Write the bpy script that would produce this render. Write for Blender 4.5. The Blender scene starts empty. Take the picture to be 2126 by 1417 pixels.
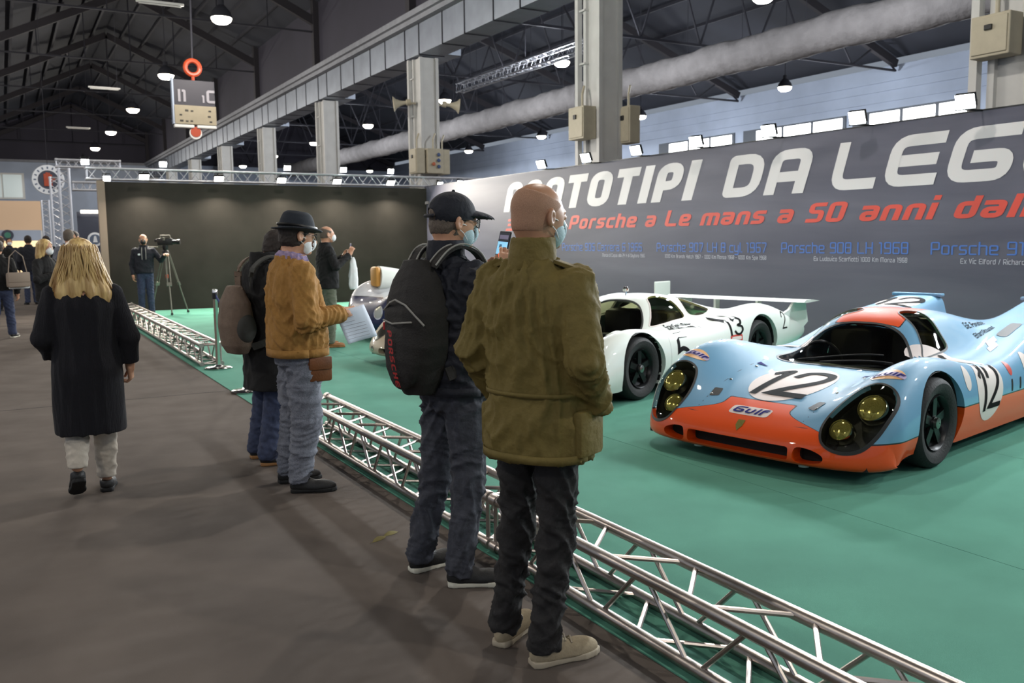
import bpy, bmesh, math, random
import numpy as np
from mathutils import Vector, Matrix
from mathutils.bvhtree import BVHTree
random.seed(7); RNG = np.random.default_rng(7)
scn = bpy.context.scene
COL = scn.collection
# ---------------------------------------------------------------- camera
# world: +Y runs down the hall along the stand's edge, +X across it, z = 0 is the floor
CAM_Z = 1.555
cam_d = bpy.data.cameras.new('camera'); cam = bpy.data.objects.new('camera', cam_d); COL.objects.link(cam)
cam_d.sensor_width = 36.0; cam_d.lens = 1850.0 / 2126.0 * 36.0
cam_d.clip_start = 0.05; cam_d.clip_end = 400
yaw = math.radians(29.6); pitch = math.atan((708.5 - 497.0) / 1850.0); roll = 0.0101
fw = Vector((math.sin(yaw) * math.cos(pitch), math.cos(yaw) * math.cos(pitch), -math.sin(pitch)))
r0 = Vector((math.cos(yaw), -math.sin(yaw), 0)); u0 = r0.cross(fw)
rt = r0 * math.cos(roll) - u0 * math.sin(roll); up = u0 * math.cos(roll) + r0 * math.sin(roll)
cam.matrix_world = Matrix(((rt.x, up.x, -fw.x, 0), (rt.y, up.y, -fw.y, 0), (rt.z, up.z, -fw.z, CAM_Z), (0, 0, 0, 1)))
cam_d.dof.use_dof = True; cam_d.dof.focus_distance = 4.2; cam_d.dof.aperture_fstop = 5.0
scn.camera = cam
# ---------------------------------------------------------------- world, colour management
w = bpy.data.worlds.new('world'); scn.world = w; w.use_nodes = True
w.node_tree.nodes['Background'].inputs[0].default_value = (0.75, 0.85, 1.0, 1)
w.node_tree.nodes['Background'].inputs[1].default_value = 0.25
vs = scn.view_settings
vs.view_transform = 'Standard'; vs.look = 'None'; vs.gamma = 1.0; vs.use_curve_mapping = False
vs.exposure = 0.25
scn.cycles.use_denoising = True
scn.cycles.max_bounces = 6; scn.cycles.diffuse_bounces = 3; scn.cycles.glossy_bounces = 3
scn.cycles.transparent_max_bounces = 10; scn.cycles.transmission_bounces = 4
scn.cycles.sample_clamp_indirect = 6.0; scn.cycles.caustics_reflective = False; scn.cycles.caustics_refractive = False
FLOOD_W, BACK_W, LAMP_W = 75.0, 110.0, 600.0          # lamp powers: banner floods, rear truss floods, pendant lamps

# ---------------------------------------------------------------- helpers
def srgb(h):
    h = h.lstrip('#'); c = [int(h[i:i + 2], 16) / 255 for i in (0, 2, 4)]
    return tuple(x / 12.92 if x <= 0.04045 else ((x + 0.055) / 1.055) ** 2.4 for x in c)
MATS = {}
def mat(name, col=(0.5, 0.5, 0.5), rough=0.5, metal=0.0, spec=0.5, noise=0.0, nscale=20.0, bump=0.0, bscale=200.0, bdist=0.01, coat=0.0,
        alpha=1.0, trans=0.0, emit=None, estr=0.0, col2=None, sheen=0.0, stretch=None, coords='Object'):
    if name in MATS: return MATS[name]
    if isinstance(col, str): col = srgb(col)
    m = bpy.data.materials.new(name); m.use_nodes = True; MATS[name] = m
    nt = m.node_tree; b = nt.nodes['Principled BSDF']
    b.inputs['Base Color'].default_value = (*col, 1); b.inputs['Roughness'].default_value = rough
    b.inputs['Metallic'].default_value = metal; b.inputs['Specular IOR Level'].default_value = spec
    b.inputs['Coat Weight'].default_value = coat; b.inputs['Coat Roughness'].default_value = 0.04
    b.inputs['Alpha'].default_value = alpha; b.inputs['Transmission Weight'].default_value = trans
    if sheen: b.inputs['Sheen Weight'].default_value = sheen; b.inputs['Sheen Roughness'].default_value = 0.5
    if emit is not None:
        if isinstance(emit, str): emit = srgb(emit)
        b.inputs['Emission Color'].default_value = (*emit, 1); b.inputs['Emission Strength'].default_value = estr
    if noise or bump:
        tc = nt.nodes.new('ShaderNodeTexCoord'); src = tc.outputs[coords]
        if stretch:
            mp = nt.nodes.new('ShaderNodeMapping'); mp.inputs['Scale'].default_value = stretch
            nt.links.new(src, mp.inputs['Vector']); src = mp.outputs['Vector']
    if noise:
        nz = nt.nodes.new('ShaderNodeTexNoise'); nz.inputs['Scale'].default_value = nscale; nz.inputs['Detail'].default_value = 6
        nt.links.new(src, nz.inputs['Vector'])
        if col2 is None: c0 = tuple(x * (1 - noise) for x in col); c1 = tuple(min(1, x * (1 + noise)) for x in col)
        else:
            c0 = col; c1 = srgb(col2) if isinstance(col2, str) else col2
        rp = nt.nodes.new('ShaderNodeValToRGB'); rp.color_ramp.elements[0].position = 0.3; rp.color_ramp.elements[1].position = 0.7
        rp.color_ramp.elements[0].color = (*c0, 1); rp.color_ramp.elements[1].color = (*c1, 1)
        nt.links.new(nz.outputs['Fac'], rp.inputs['Fac']); nt.links.new(rp.outputs['Color'], b.inputs['Base Color'])
    if bump:
        nb = nt.nodes.new('ShaderNodeTexNoise'); nb.inputs['Scale'].default_value = bscale; nb.inputs['Detail'].default_value = 4
        nt.links.new(src, nb.inputs['Vector'])
        bp = nt.nodes.new('ShaderNodeBump'); bp.inputs['Strength'].default_value = bump; bp.inputs['Distance'].default_value = bdist
        nt.links.new(nb.outputs['Fac'], bp.inputs['Height']); nt.links.new(bp.outputs['Normal'], b.inputs['Normal'])
    return m
def glass_mat(name, tint, clear, rough=0.02):
    """thin pane: part see-through in its tint, part glossy"""
    if name in MATS: return MATS[name]
    m = bpy.data.materials.new(name); m.use_nodes = True; MATS[name] = m
    nt = m.node_tree; b = nt.nodes['Principled BSDF']; out = nt.nodes['Material Output']
    b.inputs['Base Color'].default_value = (.004, .004, .004, 1); b.inputs['Roughness'].default_value = rough
    b.inputs['Coat Weight'].default_value = 0.6
    t = nt.nodes.new('ShaderNodeBsdfTransparent'); t.inputs['Color'].default_value = (*tint, 1)
    mx = nt.nodes.new('ShaderNodeMixShader'); mx.inputs['Fac'].default_value = clear
    nt.links.new(b.outputs[0], mx.inputs[1]); nt.links.new(t.outputs[0], mx.inputs[2]); nt.links.new(mx.outputs[0], out.inputs['Surface'])
    return m

def link(o, parent=None):
    COL.objects.link(o)
    if parent is not None: o.parent = parent
    return o
def mesh_obj(name, V, Fc, m=None, parent=None, smooth=False, sharp=None):
    me = bpy.data.meshes.new(name); me.from_pydata([tuple(v) for v in V], [], [tuple(f) for f in Fc]); me.update()
    if m is not None: me.materials.append(m if not isinstance(m, str) else MATS[m])
    if smooth:
        me.polygons.foreach_set('use_smooth', [True] * len(me.polygons))
        if sharp: me.set_sharp_from_angle(angle=math.radians(sharp))
    return link(bpy.data.objects.new(name, me), parent)
def tag(o, label, cat, group=None, kind=None):
    o['label'] = label
    if cat: o['category'] = cat
    if group: o['group'] = group
    if kind: o['kind'] = kind
    return o
def struct(o, label=None):
    o['kind'] = 'structure'
    if label: o['label'] = label
    return o
def thing(name, label, cat, loc=(0, 0, 0), rz=0.0, group=None):
    o = bpy.data.objects.new(name, None); o.empty_display_size = 0.1; link(o)
    o.location = loc; o.rotation_euler = (0, 0, rz)
    return tag(o, label, cat, group)
def copy_tree(o, parent=None):
    c = o.copy(); COL.objects.link(c); c.parent = parent
    for ch in list(o.children): copy_tree(ch, c)
    return c

class MB:
    """collects simple shapes; build() links them as one mesh object"""
    def __init__(s): s.v = []; s.f = []
    def add(s, V, Fc):
        n = len(s.v); s.v += [tuple(v) for v in V]; s.f += [tuple(i + n for i in f) for f in Fc]; return s
    def box(s, x0, x1, y0, y1, z0, z1):
        V = [(x, y, z) for z in (z0, z1) for y in (y0, y1) for x in (x0, x1)]
        return s.add(V, [(0, 2, 3, 1), (4, 5, 7, 6), (0, 1, 5, 4), (2, 6, 7, 3), (0, 4, 6, 2), (1, 3, 7, 5)])
    def bbox(s, x0, x1, y0, y1, z0, z1, b=0.01):
        """box with chamfered edges"""
        bm = bmesh.new(); bmesh.ops.create_cube(bm, size=1)
        for v in bm.verts: v.co = Vector(((x0 + x1) / 2 + v.co.x * (x1 - x0), (y0 + y1) / 2 + v.co.y * (y1 - y0), (z0 + z1) / 2 + v.co.z * (z1 - z0)))
        bmesh.ops.bevel(bm, geom=bm.edges[:], offset=b, segments=2, affect='EDGES', profile=0.5)
        bm.verts.index_update(); s.add([v.co.copy() for v in bm.verts], [[v.index for v in f.verts] for f in bm.faces]); bm.free(); return s
    def obox(s, c, ax, ay, az):
        """oriented box: centre and three half-axis vectors"""
        c, ax, ay, az = map(Vector, (c, ax, ay, az))
        V = [c + ax * i + ay * j + az * k for k in (-1, 1) for j in (-1, 1) for i in (-1, 1)]
        return s.add(V, [(0, 2, 3, 1), (4, 5, 7, 6), (0, 1, 5, 4), (2, 6, 7, 3), (0, 4, 6, 2), (1, 3, 7, 5)])
    def bar(s, a, b, w, h, upv=(0, 0, 1)):
        a, b = Vector(a), Vector(b); d = (b - a); n = d.normalized(); sd = n.cross(Vector(upv))
        if sd.length < 1e-4: sd = n.cross(Vector((0, 1, 0)))
        sd.normalize(); u_ = sd.cross(n)
        return s.obox((a + b) / 2, d / 2, sd * w / 2, u_ * h / 2)
    def tube(s, path, r, n=8, cap=True, closed=False):
        P_ = [Vector(p) for p in path]; R_ = r if isinstance(r, (list, tuple, np.ndarray)) else [r] * len(P_)
        base = len(s.v); prev = None; N = len(P_)
        for i, p in enumerate(P_):
            if closed: t = P_[(i + 1) % N] - P_[i - 1]
            else: t = P_[min(i + 1, N - 1)] - P_[max(i - 1, 0)]
            t = t.normalized() if t.length > 1e-9 else Vector((0, 0, 1))
            if prev is None: a = t.orthogonal().normalized()
            else:
                a = prev - t * prev.dot(t)
                a = a.normalized() if a.length > 1e-6 else t.orthogonal().normalized()
            prev = a; b = t.cross(a)
            for k in range(n):
                an = 2 * math.pi * k / n; s.v.append(tuple(p + (a * math.cos(an) + b * math.sin(an)) * R_[i]))
        for i in range(N - (0 if closed else 1)):
            j = (i + 1) % N
            for k in range(n):
                k2 = (k + 1) % n
                s.f.append((base + i * n + k, base + i * n + k2, base + j * n + k2, base + j * n + k))
        if cap and not closed:
            s.f.append(tuple(base + k for k in reversed(range(n)))); s.f.append(tuple(base + (N - 1) * n + k for k in range(n)))
        return s
    def lathe(s, prof, c=(0, 0, 0), axis=(0, 0, 1), n=24, cap=True):
        """prof: list of (radius, height) along axis"""
        c = Vector(c); ax = Vector(axis).normalized(); a = ax.orthogonal().normalized(); b = ax.cross(a); base = len(s.v)
        for r, h in prof:
            for k in range(n):
                an = 2 * math.pi * k / n; s.v.append(tuple(c + ax * h + (a * math.cos(an) + b * math.sin(an)) * r))
        for i in range(len(prof) - 1):
            for k in range(n):
                k2 = (k + 1) % n
                s.f.append((base + i * n + k, base + i * n + k2, base + (i + 1) * n + k2, base + (i + 1) * n + k))
        if cap:
            s.f.append(tuple(base + k for k in reversed(range(n)))); s.f.append(tuple(base + (len(prof) - 1) * n + k for k in range(n)))
        return s
    def prism(s, poly, o, ex, ey, ez):
        """polygon (2D list) in the plane o + ex*x + ey*y, extruded by vector ez"""
        o, ex, ey, ez = map(Vector, (o, ex, ey, ez)); n = len(poly)
        V = [o + ex * x + ey * y for x, y in poly] + [o + ex * x + ey * y + ez for x, y in poly]
        return s.add(V, [tuple(reversed(range(n))), tuple(range(n, 2 * n))] + [(i, (i + 1) % n, (i + 1) % n + n, i + n) for i in range(n)])
    def build(s, name, m, parent=None, smooth=False, sharp=40):
        return mesh_obj(name, s.v, s.f, m, parent, smooth, sharp if smooth else None)

def area_light(name, loc, direction, size, power, color, spread=math.pi, parent=None):
    d = bpy.data.lights.new(name, 'AREA'); d.shape = 'DISK'; d.size = size; d.energy = power; d.color = color; d.spread = spread
    o = bpy.data.objects.new(name, d); link(o, parent); o.location = loc
    o.rotation_euler = Vector(direction).to_track_quat('-Z', 'Y').to_euler(); return o
def point_light(name, loc, power, color, radius=.12, parent=None):
    d = bpy.data.lights.new(name, 'POINT'); d.energy = power; d.color = color; d.shadow_soft_size = radius
    o = bpy.data.objects.new(name, d); link(o, parent); o.location = loc; return o
def smooth_curve(pts, per=8, closed=False):
    """Catmull-Rom through points"""
    P_ = [np.array(p, float) for p in pts]; n = len(P_); out = []
    for i in range(n if closed else n - 1):
        if closed: p0, p1, p2, p3 = P_[i - 1], P_[i], P_[(i + 1) % n], P_[(i + 2) % n]
        else: p0, p1, p2, p3 = P_[max(i - 1, 0)], P_[i], P_[i + 1], P_[min(i + 2, n - 1)]
        for k in range(per):
            t = k / per
            out.append(0.5 * (2 * p1 + (p2 - p0) * t + (2 * p0 - 5 * p1 + 4 * p2 - p3) * t * t + (3 * p1 - p0 - 3 * p2 + p3) * t ** 3))
    if not closed: out.append(P_[-1])
    return out
# ================================================================ stroke lettering
def _g(s, w=0.62, h=1.0): return (w, h, s)
O4 = [(0, 0), (0, 1), (1, 1), (1, 0), 'c']
GLY = {
 'P': _g([[(0, 0), (0, 1), (1, 1), (1, .40), (0, .40)]]), 'R': _g([[(0, 0), (0, 1), (1, 1), (1, .40), (0, .40)], [(.5, .40), (1, 0)]]),
 'O': _g([O4], .66), 'T': _g([[(0, 1), (1, 1)], [(.5, 1), (.5, 0)]], .60), 'I': _g([[(.5, 0), (.5, 1)]], .0),
 'D': _g([[(0, 0), (0, 1), (1, 1, 1.6), (1, 0, 1.6), 'c']], .66), 'A': _g([[(0, 0), (0, 1), (1, 1), (1, 0)], [(0, .36), (1, .36)]], .66), 'L': _g([[(0, 1), (0, 0), (1, 0)]]),
 'E': _g([[(1, 1), (0, 1), (0, 0), (1, 0)], [(0, .5), (.92, .5)]], .64), 'G': _g([[(1, 1), (0, 1), (0, 0), (1, 0), (1, .45), (.45, .45)]], .68),
 'N': _g([[(0, 0), (0, 1), (1, 1), (1, 0)]], .66), 'H': _g([[(0, 0), (0, 1)], [(1, 0), (1, 1)], [(0, .5), (1, .5)]]),
 'M': _g([[(0, 0), (0, 1), (1, 1), (1, 0)], [(.5, 1), (.5, 0)]], .9), 'K': _g([[(0, 0), (0, 1)], [(1, 1), (.1, .5), (1, 0)]]), 'S': _g([[(1, 1), (0, 1), (0, .5), (1, .5), (1, 0), (0, 0)]]),
 'C': _g([[(1, 1), (0, 1), (0, 0), (1, 0)]]), 'B': _g([[(0, 0), (0, 1), (.9, 1), (.9, .5), (1, .5), (1, 0), 'c'], [(0, .5), (1, .5)]]), 'V': _g([[(0, 1), (.5, 0), (1, 1)]]), 'F': _g([[(1, 1), (0, 1), (0, 0)], [(0, .5), (.9, .5)]]),
 'U': _g([[(0, 1), (0, 0), (1, 0), (1, 1)]]),
 'o': _g([O4], .56, .74), 'r': _g([[(0, 0), (0, 1), (1, 1)]], .40, .74), 's': _g([[(1, 1), (0, 1), (0, .5), (1, .5), (1, 0), (0, 0)]], .52, .74),
 'c': _g([[(1, 1), (0, 1), (0, 0), (1, 0)]], .50, .74), 'h': _g([[(0, 0), (0, 1.4)], [(0, 1), (1, 1), (1, 0)]], .56, .74),
 'e': _g([[(1, 0), (0, 0), (0, 1), (1, 1), (1, .48), (0, .48)]], .56, .74), 'a': _g([[(0, 1), (1, 1), (1, 0), (0, 0), (0, .52), (1, .52)]], .56, .74),
 'n': _g([[(0, 0), (0, 1), (1, 1), (1, 0)]], .56, .74), 'm': _g([[(0, 0), (0, 1), (1, 1), (1, 0)], [(.5, 1), (.5, 0)]], .84, .74), 'd': _g([[(1, 1.4), (1, 0), (0, 0), (0, 1), (1, 1)]], .56, .74),
 'l': _g([[(.5, 1.4), (.5, 0)]], .0, .74), 'i': _g([[(.5, 0), (.5, 1)], [(.5, 1.56), (.5, 1.60)]], .0, .74), 'v': _g([[(0, 1), (0, 0), (.65, 0), (1, .35), (1, 1)]], .56, .74),
 't': _g([[(0, 1.35), (0, 0), (1, 0)], [(0, 1), (.9, 1)]], .42, .74), 'u': _g([[(0, 1), (0, 0), (1, 0), (1, 1)]], .56, .74), 'f': _g([[(0, 0), (0, 1.4), (.9, 1.4)], [(0, .95), (.8, .95)]], .42, .74),
 'y': _g([[(0, 1), (0, .1), (1, .1)], [(1, 1), (1, -.4), (.1, -.4)]], .56, .74), 'w': _g([[(0, 1), (0, 0), (1, 0), (1, 1)], [(.5, 0), (.5, 1)]], .84, .74), 'x': _g([[(0, 0), (1, 1)], [(0, 1), (1, 0)]], .5, .74), 'z': _g([[(0, 1), (1, 1), (0, 0), (1, 0)]], .5, .74), 'k': _g([[(0, 0), (0, 1.4)], [(1, 1), (.1, .5), (1, 0)]], .5, .74), 'p': _g([[(0, -.4), (0, 1), (1, 1), (1, 0), (0, 0)]], .56, .74),
 '0': _g([O4], .6), '1': _g([[(.0, .98), (.7, .98), (.7, 0)]], .34), '2': _g([[(0, 1), (1, 1), (1, .5), (0, .5), (0, 0), (1, 0)]], .58), '3': _g([[(0, 1), (1, 1), (1, 0), (0, 0)], [(.15, .5), (1, .5)]], .58),
 '4': _g([[(0, 1), (0, .4), (1, .4)], [(.8, 1), (.8, 0)]], .58), '5': _g([[(1, 1), (0, 1), (0, .55), (1, .55), (1, 0), (0, 0)]], .58), '6': _g([[(1, 1), (0, 1), (0, 0), (1, 0), (1, .52), (0, .52)]], .58), '7': _g([[(0, 1), (1, 1), (1, .8), (.4, 0)]], .56),
 '8': _g([O4, [(0, .52), (1, .52)]], .58), '9': _g([[(0, 0), (1, 0), (1, 1), (0, 1), (0, .48), (1, .48)]], .58), '.': _g([[(.5, 0), (.5, .03)]], .0), '-': _g([[(0, .45), (1, .45)]], .4), '/': _g([[(0, 0), (1, 1)]], .4), ',': _g([[(.5, 0), (.5, -.1)]], .0),
}
def round_poly(pts, r, closed):
    K_ = [p[2] if len(p) > 2 else 1.0 for p in pts]; P_ = [np.array(p[:2], float) for p in pts]; n = len(P_); out = []
    for i in range(n):
        if not closed and i in (0, n - 1): out.append(P_[i]); continue
        a, b, c = P_[i - 1], P_[i], P_[(i + 1) % n]
        la, lc = np.linalg.norm(a - b), np.linalg.norm(c - b)
        q = min(r * K_[i], la * .49, lc * .49)
        if q < 1e-5: out.append(b); continue
        s_, e_ = b + (a - b) / la * q, b + (c - b) / lc * q
        for t in np.linspace(0, 1, 6): out.append(s_ * (1 - t) ** 2 + 2 * b * t * (1 - t) + e_ * t * t)
    return out
def stroke2d(pts, t, closed=False, ext=True, tf=None, maxseg=None):
    """thick polyline -> (verts2d, quads); tf: list of widths or None"""
    P_ = [np.array(p, float) for p in pts]
    if maxseg:
        Q = []
        m = len(P_) if closed else len(P_) - 1
        for i in range(m):
            a, b = P_[i], P_[(i + 1) % len(P_)]; k = max(1, int(np.linalg.norm(b - a) / maxseg))
            Q += [a + (b - a) * j / k for j in range(k)]
        if not closed: Q.append(P_[-1])
        P_ = Q
    n = len(P_)
    if ext and not closed and n > 1:
        d = P_[0] - P_[1]; P_[0] = P_[0] + d / (np.linalg.norm(d) + 1e-9) * t / 2
        d = P_[-1] - P_[-2]; P_[-1] = P_[-1] + d / (np.linalg.norm(d) + 1e-9) * t / 2
    V, Fc = [], []
    for i in range(n):
        if closed: a, c = P_[i - 1], P_[(i + 1) % n]
        else: a, c = P_[max(i - 1, 0)], P_[min(i + 1, n - 1)]
        d1 = P_[i] - a; d2 = c - P_[i]
        d1 = d1 / np.linalg.norm(d1) if np.linalg.norm(d1) > 1e-9 else None; d2 = d2 / np.linalg.norm(d2) if np.linalg.norm(d2) > 1e-9 else None
        if d1 is None: d1 = d2
        if d2 is None: d2 = d1
        m_ = d1 + d2; L = np.linalg.norm(m_); m_ = m_ / L if L > 1e-6 else d1
        k = 1 / max(.5, float(m_ @ d1)); nn = np.array([-m_[1], m_[0]]) * t / 2 * k
        V += [P_[i] + nn, P_[i] - nn]
    for i in range(n if closed else n - 1):
        j = (i + 1) % n; Fc.append((2 * i, 2 * i + 1, 2 * j + 1, 2 * j))
    return V, Fc
def text2d(s, height, t=.2, gap=.12, shear=0.0, rad=.16, wscale=1.0, space=.38, maxseg=None):
    """lettering as flat strips; returns verts (x, y, lift), faces, width"""
    V, Fc, x, lay = [], [], 0.0, 0
    for ch in s:
        if ch == ' ': x += space; continue
        w_, h_, strokes = GLY[ch]; W = max(w_ * wscale, t)
        for st in strokes:
            closed = st[-1] == 'c'; pts = st[:-1] if closed else st
            q = [(x + t / 2 + p_[0] * (W - t), t / 2 + p_[1] * (h_ - t), *(p_[2:] or ((.15,) if ch == 'D' else ()))) for p_ in pts]
            q = round_poly(q, rad, closed); v, f = stroke2d(q, t, closed, maxseg=maxseg)
            n = len(V); lay = (lay + 1) % 3; V += [(a[0], a[1], lay * .0006 + i_ * .00003) for i_, a in enumerate(v)]; Fc += [tuple(i + n for i in ff) for ff in f]
        x += W + gap
    V = [((vx + vy * shear) * height, vy * height, l_) for vx, vy, l_ in V]
    return V, Fc, (x - gap) * height

# ================================================================ the hall
mat('floor_carpet', '#5f5751', .95, spec=.1, noise=.16, nscale=2.2, bump=.5, bscale=900, bdist=.004, coords='Object')
mat('green_carpet', '#558a78', .95, spec=.1, noise=.10, nscale=1.6, bump=.45, bscale=700, bdist=.004)
mat('seam_dark', '#22201f', .95)
mat('roof_sheet', '#22252f', .85, noise=.2, nscale=.6)
mat('roof_steel', '#2a2a32', .8, noise=.15, nscale=1.0)
mat('roof_beam', '#29262b', .8)
mat('infill', '#33313c', .85, noise=.12, nscale=.5)
mat('hall_wall', '#a9b4c6', .8, noise=.08, nscale=.7)
mat('hall_wall_low', '#b8b3ac', .8, noise=.08, nscale=.8)
mat('column_paint', '#bdbdba', .6, noise=.06, nscale=3)
mat('concrete', '#85878d', .8, noise=.12, nscale=3)
mat('duct_metal', '#949ba6', .45, metal=.55, noise=.10, nscale=2)
mat('fabric_duct', '#8e8a89', .9, noise=.16, nscale=1.5, bump=.6, bscale=3, bdist=.1)
mat('black_cloth', '#34312d', .9, spec=.15, noise=.18, nscale=1.5)
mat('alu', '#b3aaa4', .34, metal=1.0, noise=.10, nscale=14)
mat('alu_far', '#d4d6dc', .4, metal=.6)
mat('chrome', '#e8e4df', .12, metal=1.0)
mat('plastic_black', '#121212', .45)
mat('grey_box', '#aaa28d', .55, noise=.06, nscale=6)
mat('frame_grey', '#4a5058', .6); mat('white_paint', '#d9d8d4', .6)
mat('window_light', '#ffffff', .5, emit=(1, 1, 1), estr=6.0)
mat('window_dull', '#aebbb8', .2, emit=(.75, .85, .85), estr=.25)
mat('lamp_warm', '#ffffff', .5, emit=(1.0, .90, .72), estr=22.0)
mat('lamp_flood', '#ffffff', .5, emit=(.92, .97, 1.0), estr=60.0)
mat('lamp_floodw', '#ffffff', .5, emit=(1.0, .93, .80), estr=55.0)

floor = MB().box(-12, 36, -8, 88, -.10, 0).build('floor', 'floor_carpet'); struct(floor, 'dark grey-brown exhibition carpet covering the hall floor')
for sy in (9.57, 19.6):
    MB().box(-12, 1.98, sy - .006, sy + .006, .0, .0012).build('carpet_seam', 'seam_dark', floor)
# green carpet: rolls two metres wide laid side by side
gc = thing('green_carpet', 'green stand carpet under the racing cars, laid in long strips', 'carpet', (0, 0, 0))
for i in range(4):
    x0 = 2.0 + i * 2.035; x1 = min(x0 + 2.031, 9.912)
    MB().box(x0, x1, -6, 21.98, .0008, .006).build('carpet_strip', 'green_carpet', gc)

# --- columns, beam and ducts between the two bays
XC = 12.45
COLY = [-2.5 + 10 * k for k in range(0, 10)]
def column(i, y):
    b = MB(); s_ = .25; z1 = 7.45
    b.box(XC - s_, XC + s_, y - s_, y + s_, 0, z1)
    for sx in (-1, 1):
        for sy in (-1, 1): b.box(XC + sx * (s_ + .03) - .05, XC + sx * (s_ + .03) + .05, y + sy * (s_ + .02) - .05, y + sy * (s_ + .02) + .05, 0, z1)
    o = b.build('column_%d' % i, 'column_paint')
    MB().box(XC - .42, XC - .30, y + .42, y + .54, 3.0, z1).build('slim_post', 'column_paint', o)
    for z in (4.4, 5.6, 6.8): MB().box(XC - .38, XC - .2, y + .2, y + .50, z, z + .04).build('post_link', 'column_paint', o)
    struct(o, 'pale painted steel column carrying the long ventilation duct')
    return o
cols = [column(i + 1, y) for i, y in enumerate(COLY)]
beam = MB().box(11.72, 12.05, -8, 88, 8.60, 8.78).box(11.85, 13.2, -8, 88, 8.45, 8.60).build('beam', 'concrete'); struct(beam, 'long beam ledge running above the duct')
# square sheet metal duct, section by section
duct = thing('ventilation_duct', 'long square sheet-metal air duct running along the top of the columns', 'air duct', (0, 0, 0))
ys = -6.0; k = 0
segl = [1.75, 1.5, 1.75, 1.15, 1.75, 1.45]
while ys < 87:
    L = segl[k % 6]; ye = min(ys + L, 87.5)
    MB().bbox(12.05, 12.92, ys + .02, ye - .02, 7.50, 8.44, .012).build('duct_section', 'duct_metal', duct)
    MB().box(12.03, 12.94, ye - .02, ye + .02, 7.48, 8.45).build('duct_flange', 'roof_steel', duct)
    ys = ye; k += 1
for i, y in enumerate(COLY[1:8]):           # side outlets past each column
    b = MB().prism([(0, 0), (2.2, 0), (2.6, .25), (2.6, .7), (0, .7)], (12.92, y - .8, 7.5), (0, 1, 0), (0, 0, 1), (.45, 0, 0))
    b.build('duct_outlet', 'duct_metal', duct)
# dark wall panels above the beam and the left roof
inf = MB().box(12.10, 12.30, -8, 88, 8.6, 13.0).build('wall_upper', 'infill'); struct(inf, 'dark panelled wall above the beam')
for y in COLY: MB().box(11.86, 12.12, y - .16, y + .16, 8.78, 11.6).build('pilaster', 'roof_beam', inf)
ceil = MB()
ZR0, ZE0 = 13.8, 11.4
ceil.add([(-.2, -8, ZE0), (6, -8, ZR0), (12.2, -8, ZE0), (-.2, 88, ZE0), (6, 88, ZR0), (12.2, 88, ZE0)], [(0, 1, 4, 3), (1, 2, 5, 4)])
ceil.add([(12.2, -8, 10.0), (24, -8, 14.0), (36, -8, 9.6), (12.2, 88, 10.0), (24, 88, 14.0), (36, 88, 9.6)], [(0, 1, 4, 3), (1, 2, 5, 4)])
ceil.add([(-12.2, -8, ZE0), (-6, -8, ZR0), (-.2, -8, ZE0), (-12.2, 88, ZE0), (-6, 88, ZR0), (-.2, 88, ZE0)], [(0, 1, 4, 3), (1, 2, 5, 4)])
ceil = ceil.build('ceiling', 'roof_sheet'); struct(ceil, 'dark pitched roof of the exhibition hall')
for y in COLY:                              # left bay frames
    for a, b in (((0, y, 10.6), (6, y, 13.45)), ((6, y, 13.45), (12.1, y, 10.6))):
        MB().bar(a, b, .22, .34).build('rafter', 'roof_beam', ceil)
    MB().bar((0, y, 10.25), (12.1, y, 10.25), .07, .07).build('tie_rod', 'roof_steel', ceil)
    for x in (2, 4, 6, 8, 10):
        MB().tube([(x, y, 10.25), (x, y, 13.4 - abs(x - 6) * .48)], .025, 5).build('hanger', 'roof_steel', ceil)
    for a, b in (((12.4, y, 9.7), (24, y, 13.6)), ((24, y, 13.6), (35.8, y, 9.3))): MB().bar(a, b, .22, .34).build('rafter', 'roof_beam', ceil)
    MB().bar((12.4, y, 9.0), (35.8, y, 9.0), .09, .09).build('tie_rod', 'roof_steel', ceil)
    for i in range(8):
        xa = 12.6 + i * 2.9; zt = 13.4 - abs(xa + 1.45 - 24) * .335
        MB().bar((xa, y, 9.0), (xa + 1.45, y, zt), .06, .06).build('web_member', 'roof_steel', ceil)
        MB().bar((xa + 1.45, y, zt), (xa + 2.9, y, 9.0), .06, .06).build('web_member', 'roof_steel', ceil)
for k in range(1, 6):                       # purlins along the hall
    for x in (k * 1.05, 12 - k * 1.05):
        z = ZR0 - abs(x - 6) * (ZR0 - ZE0) / 6.1 - .12
        MB().box(x - .05, x + .05, -8, 88, z - .10, z + .04).build('purlin', 'roof_steel', ceil)
    for x in (12.2 + k * 2.0, 36 - k * 2.0):
        z = 14.0 - abs(x - 24) * .35 - .12
        MB().box(x - .05, x + .05, -8, 88, z - .10, z + .04).build('purlin', 'roof_steel', ceil)
# --- outer walls
wl = MB().box(-12.4, -12.2, -8, 88, 0, 11.5).build('wall_left', 'hall_wall'); struct(wl)
wf = MB().box(-12.4, 36.2, -8.2, -8, 0, 14).build('wall_front', 'hall_wall'); struct(wf)
wb = MB().box(-12.4, 36.2, 88, 88.2, 0, 8.7).build('wall_back', 'hall_wall'); struct(wb, 'pale grey-blue end wall of the hall')
MB().box(-12.4, 36.2, 88.05, 88.2, 8.7, 14.2).build('gable', 'infill', wb)
MB().box(-12, 12, 87.7, 88.0, 8.55, 8.75).build('cornice', 'concrete', wb)
wr = MB().box(36, 36.2, -8, 88, 0, 9.3).build('wall_right', 'hall_wall'); struct(wr, 'pale grey-blue side wall behind the banner with ribbon windows')
for z in (8.6, 8.2, 7.7): MB().box(35.92, 36.0, -8, 88, z, z + .06).build('wall_moulding', 'hall_wall', wr)
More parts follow.
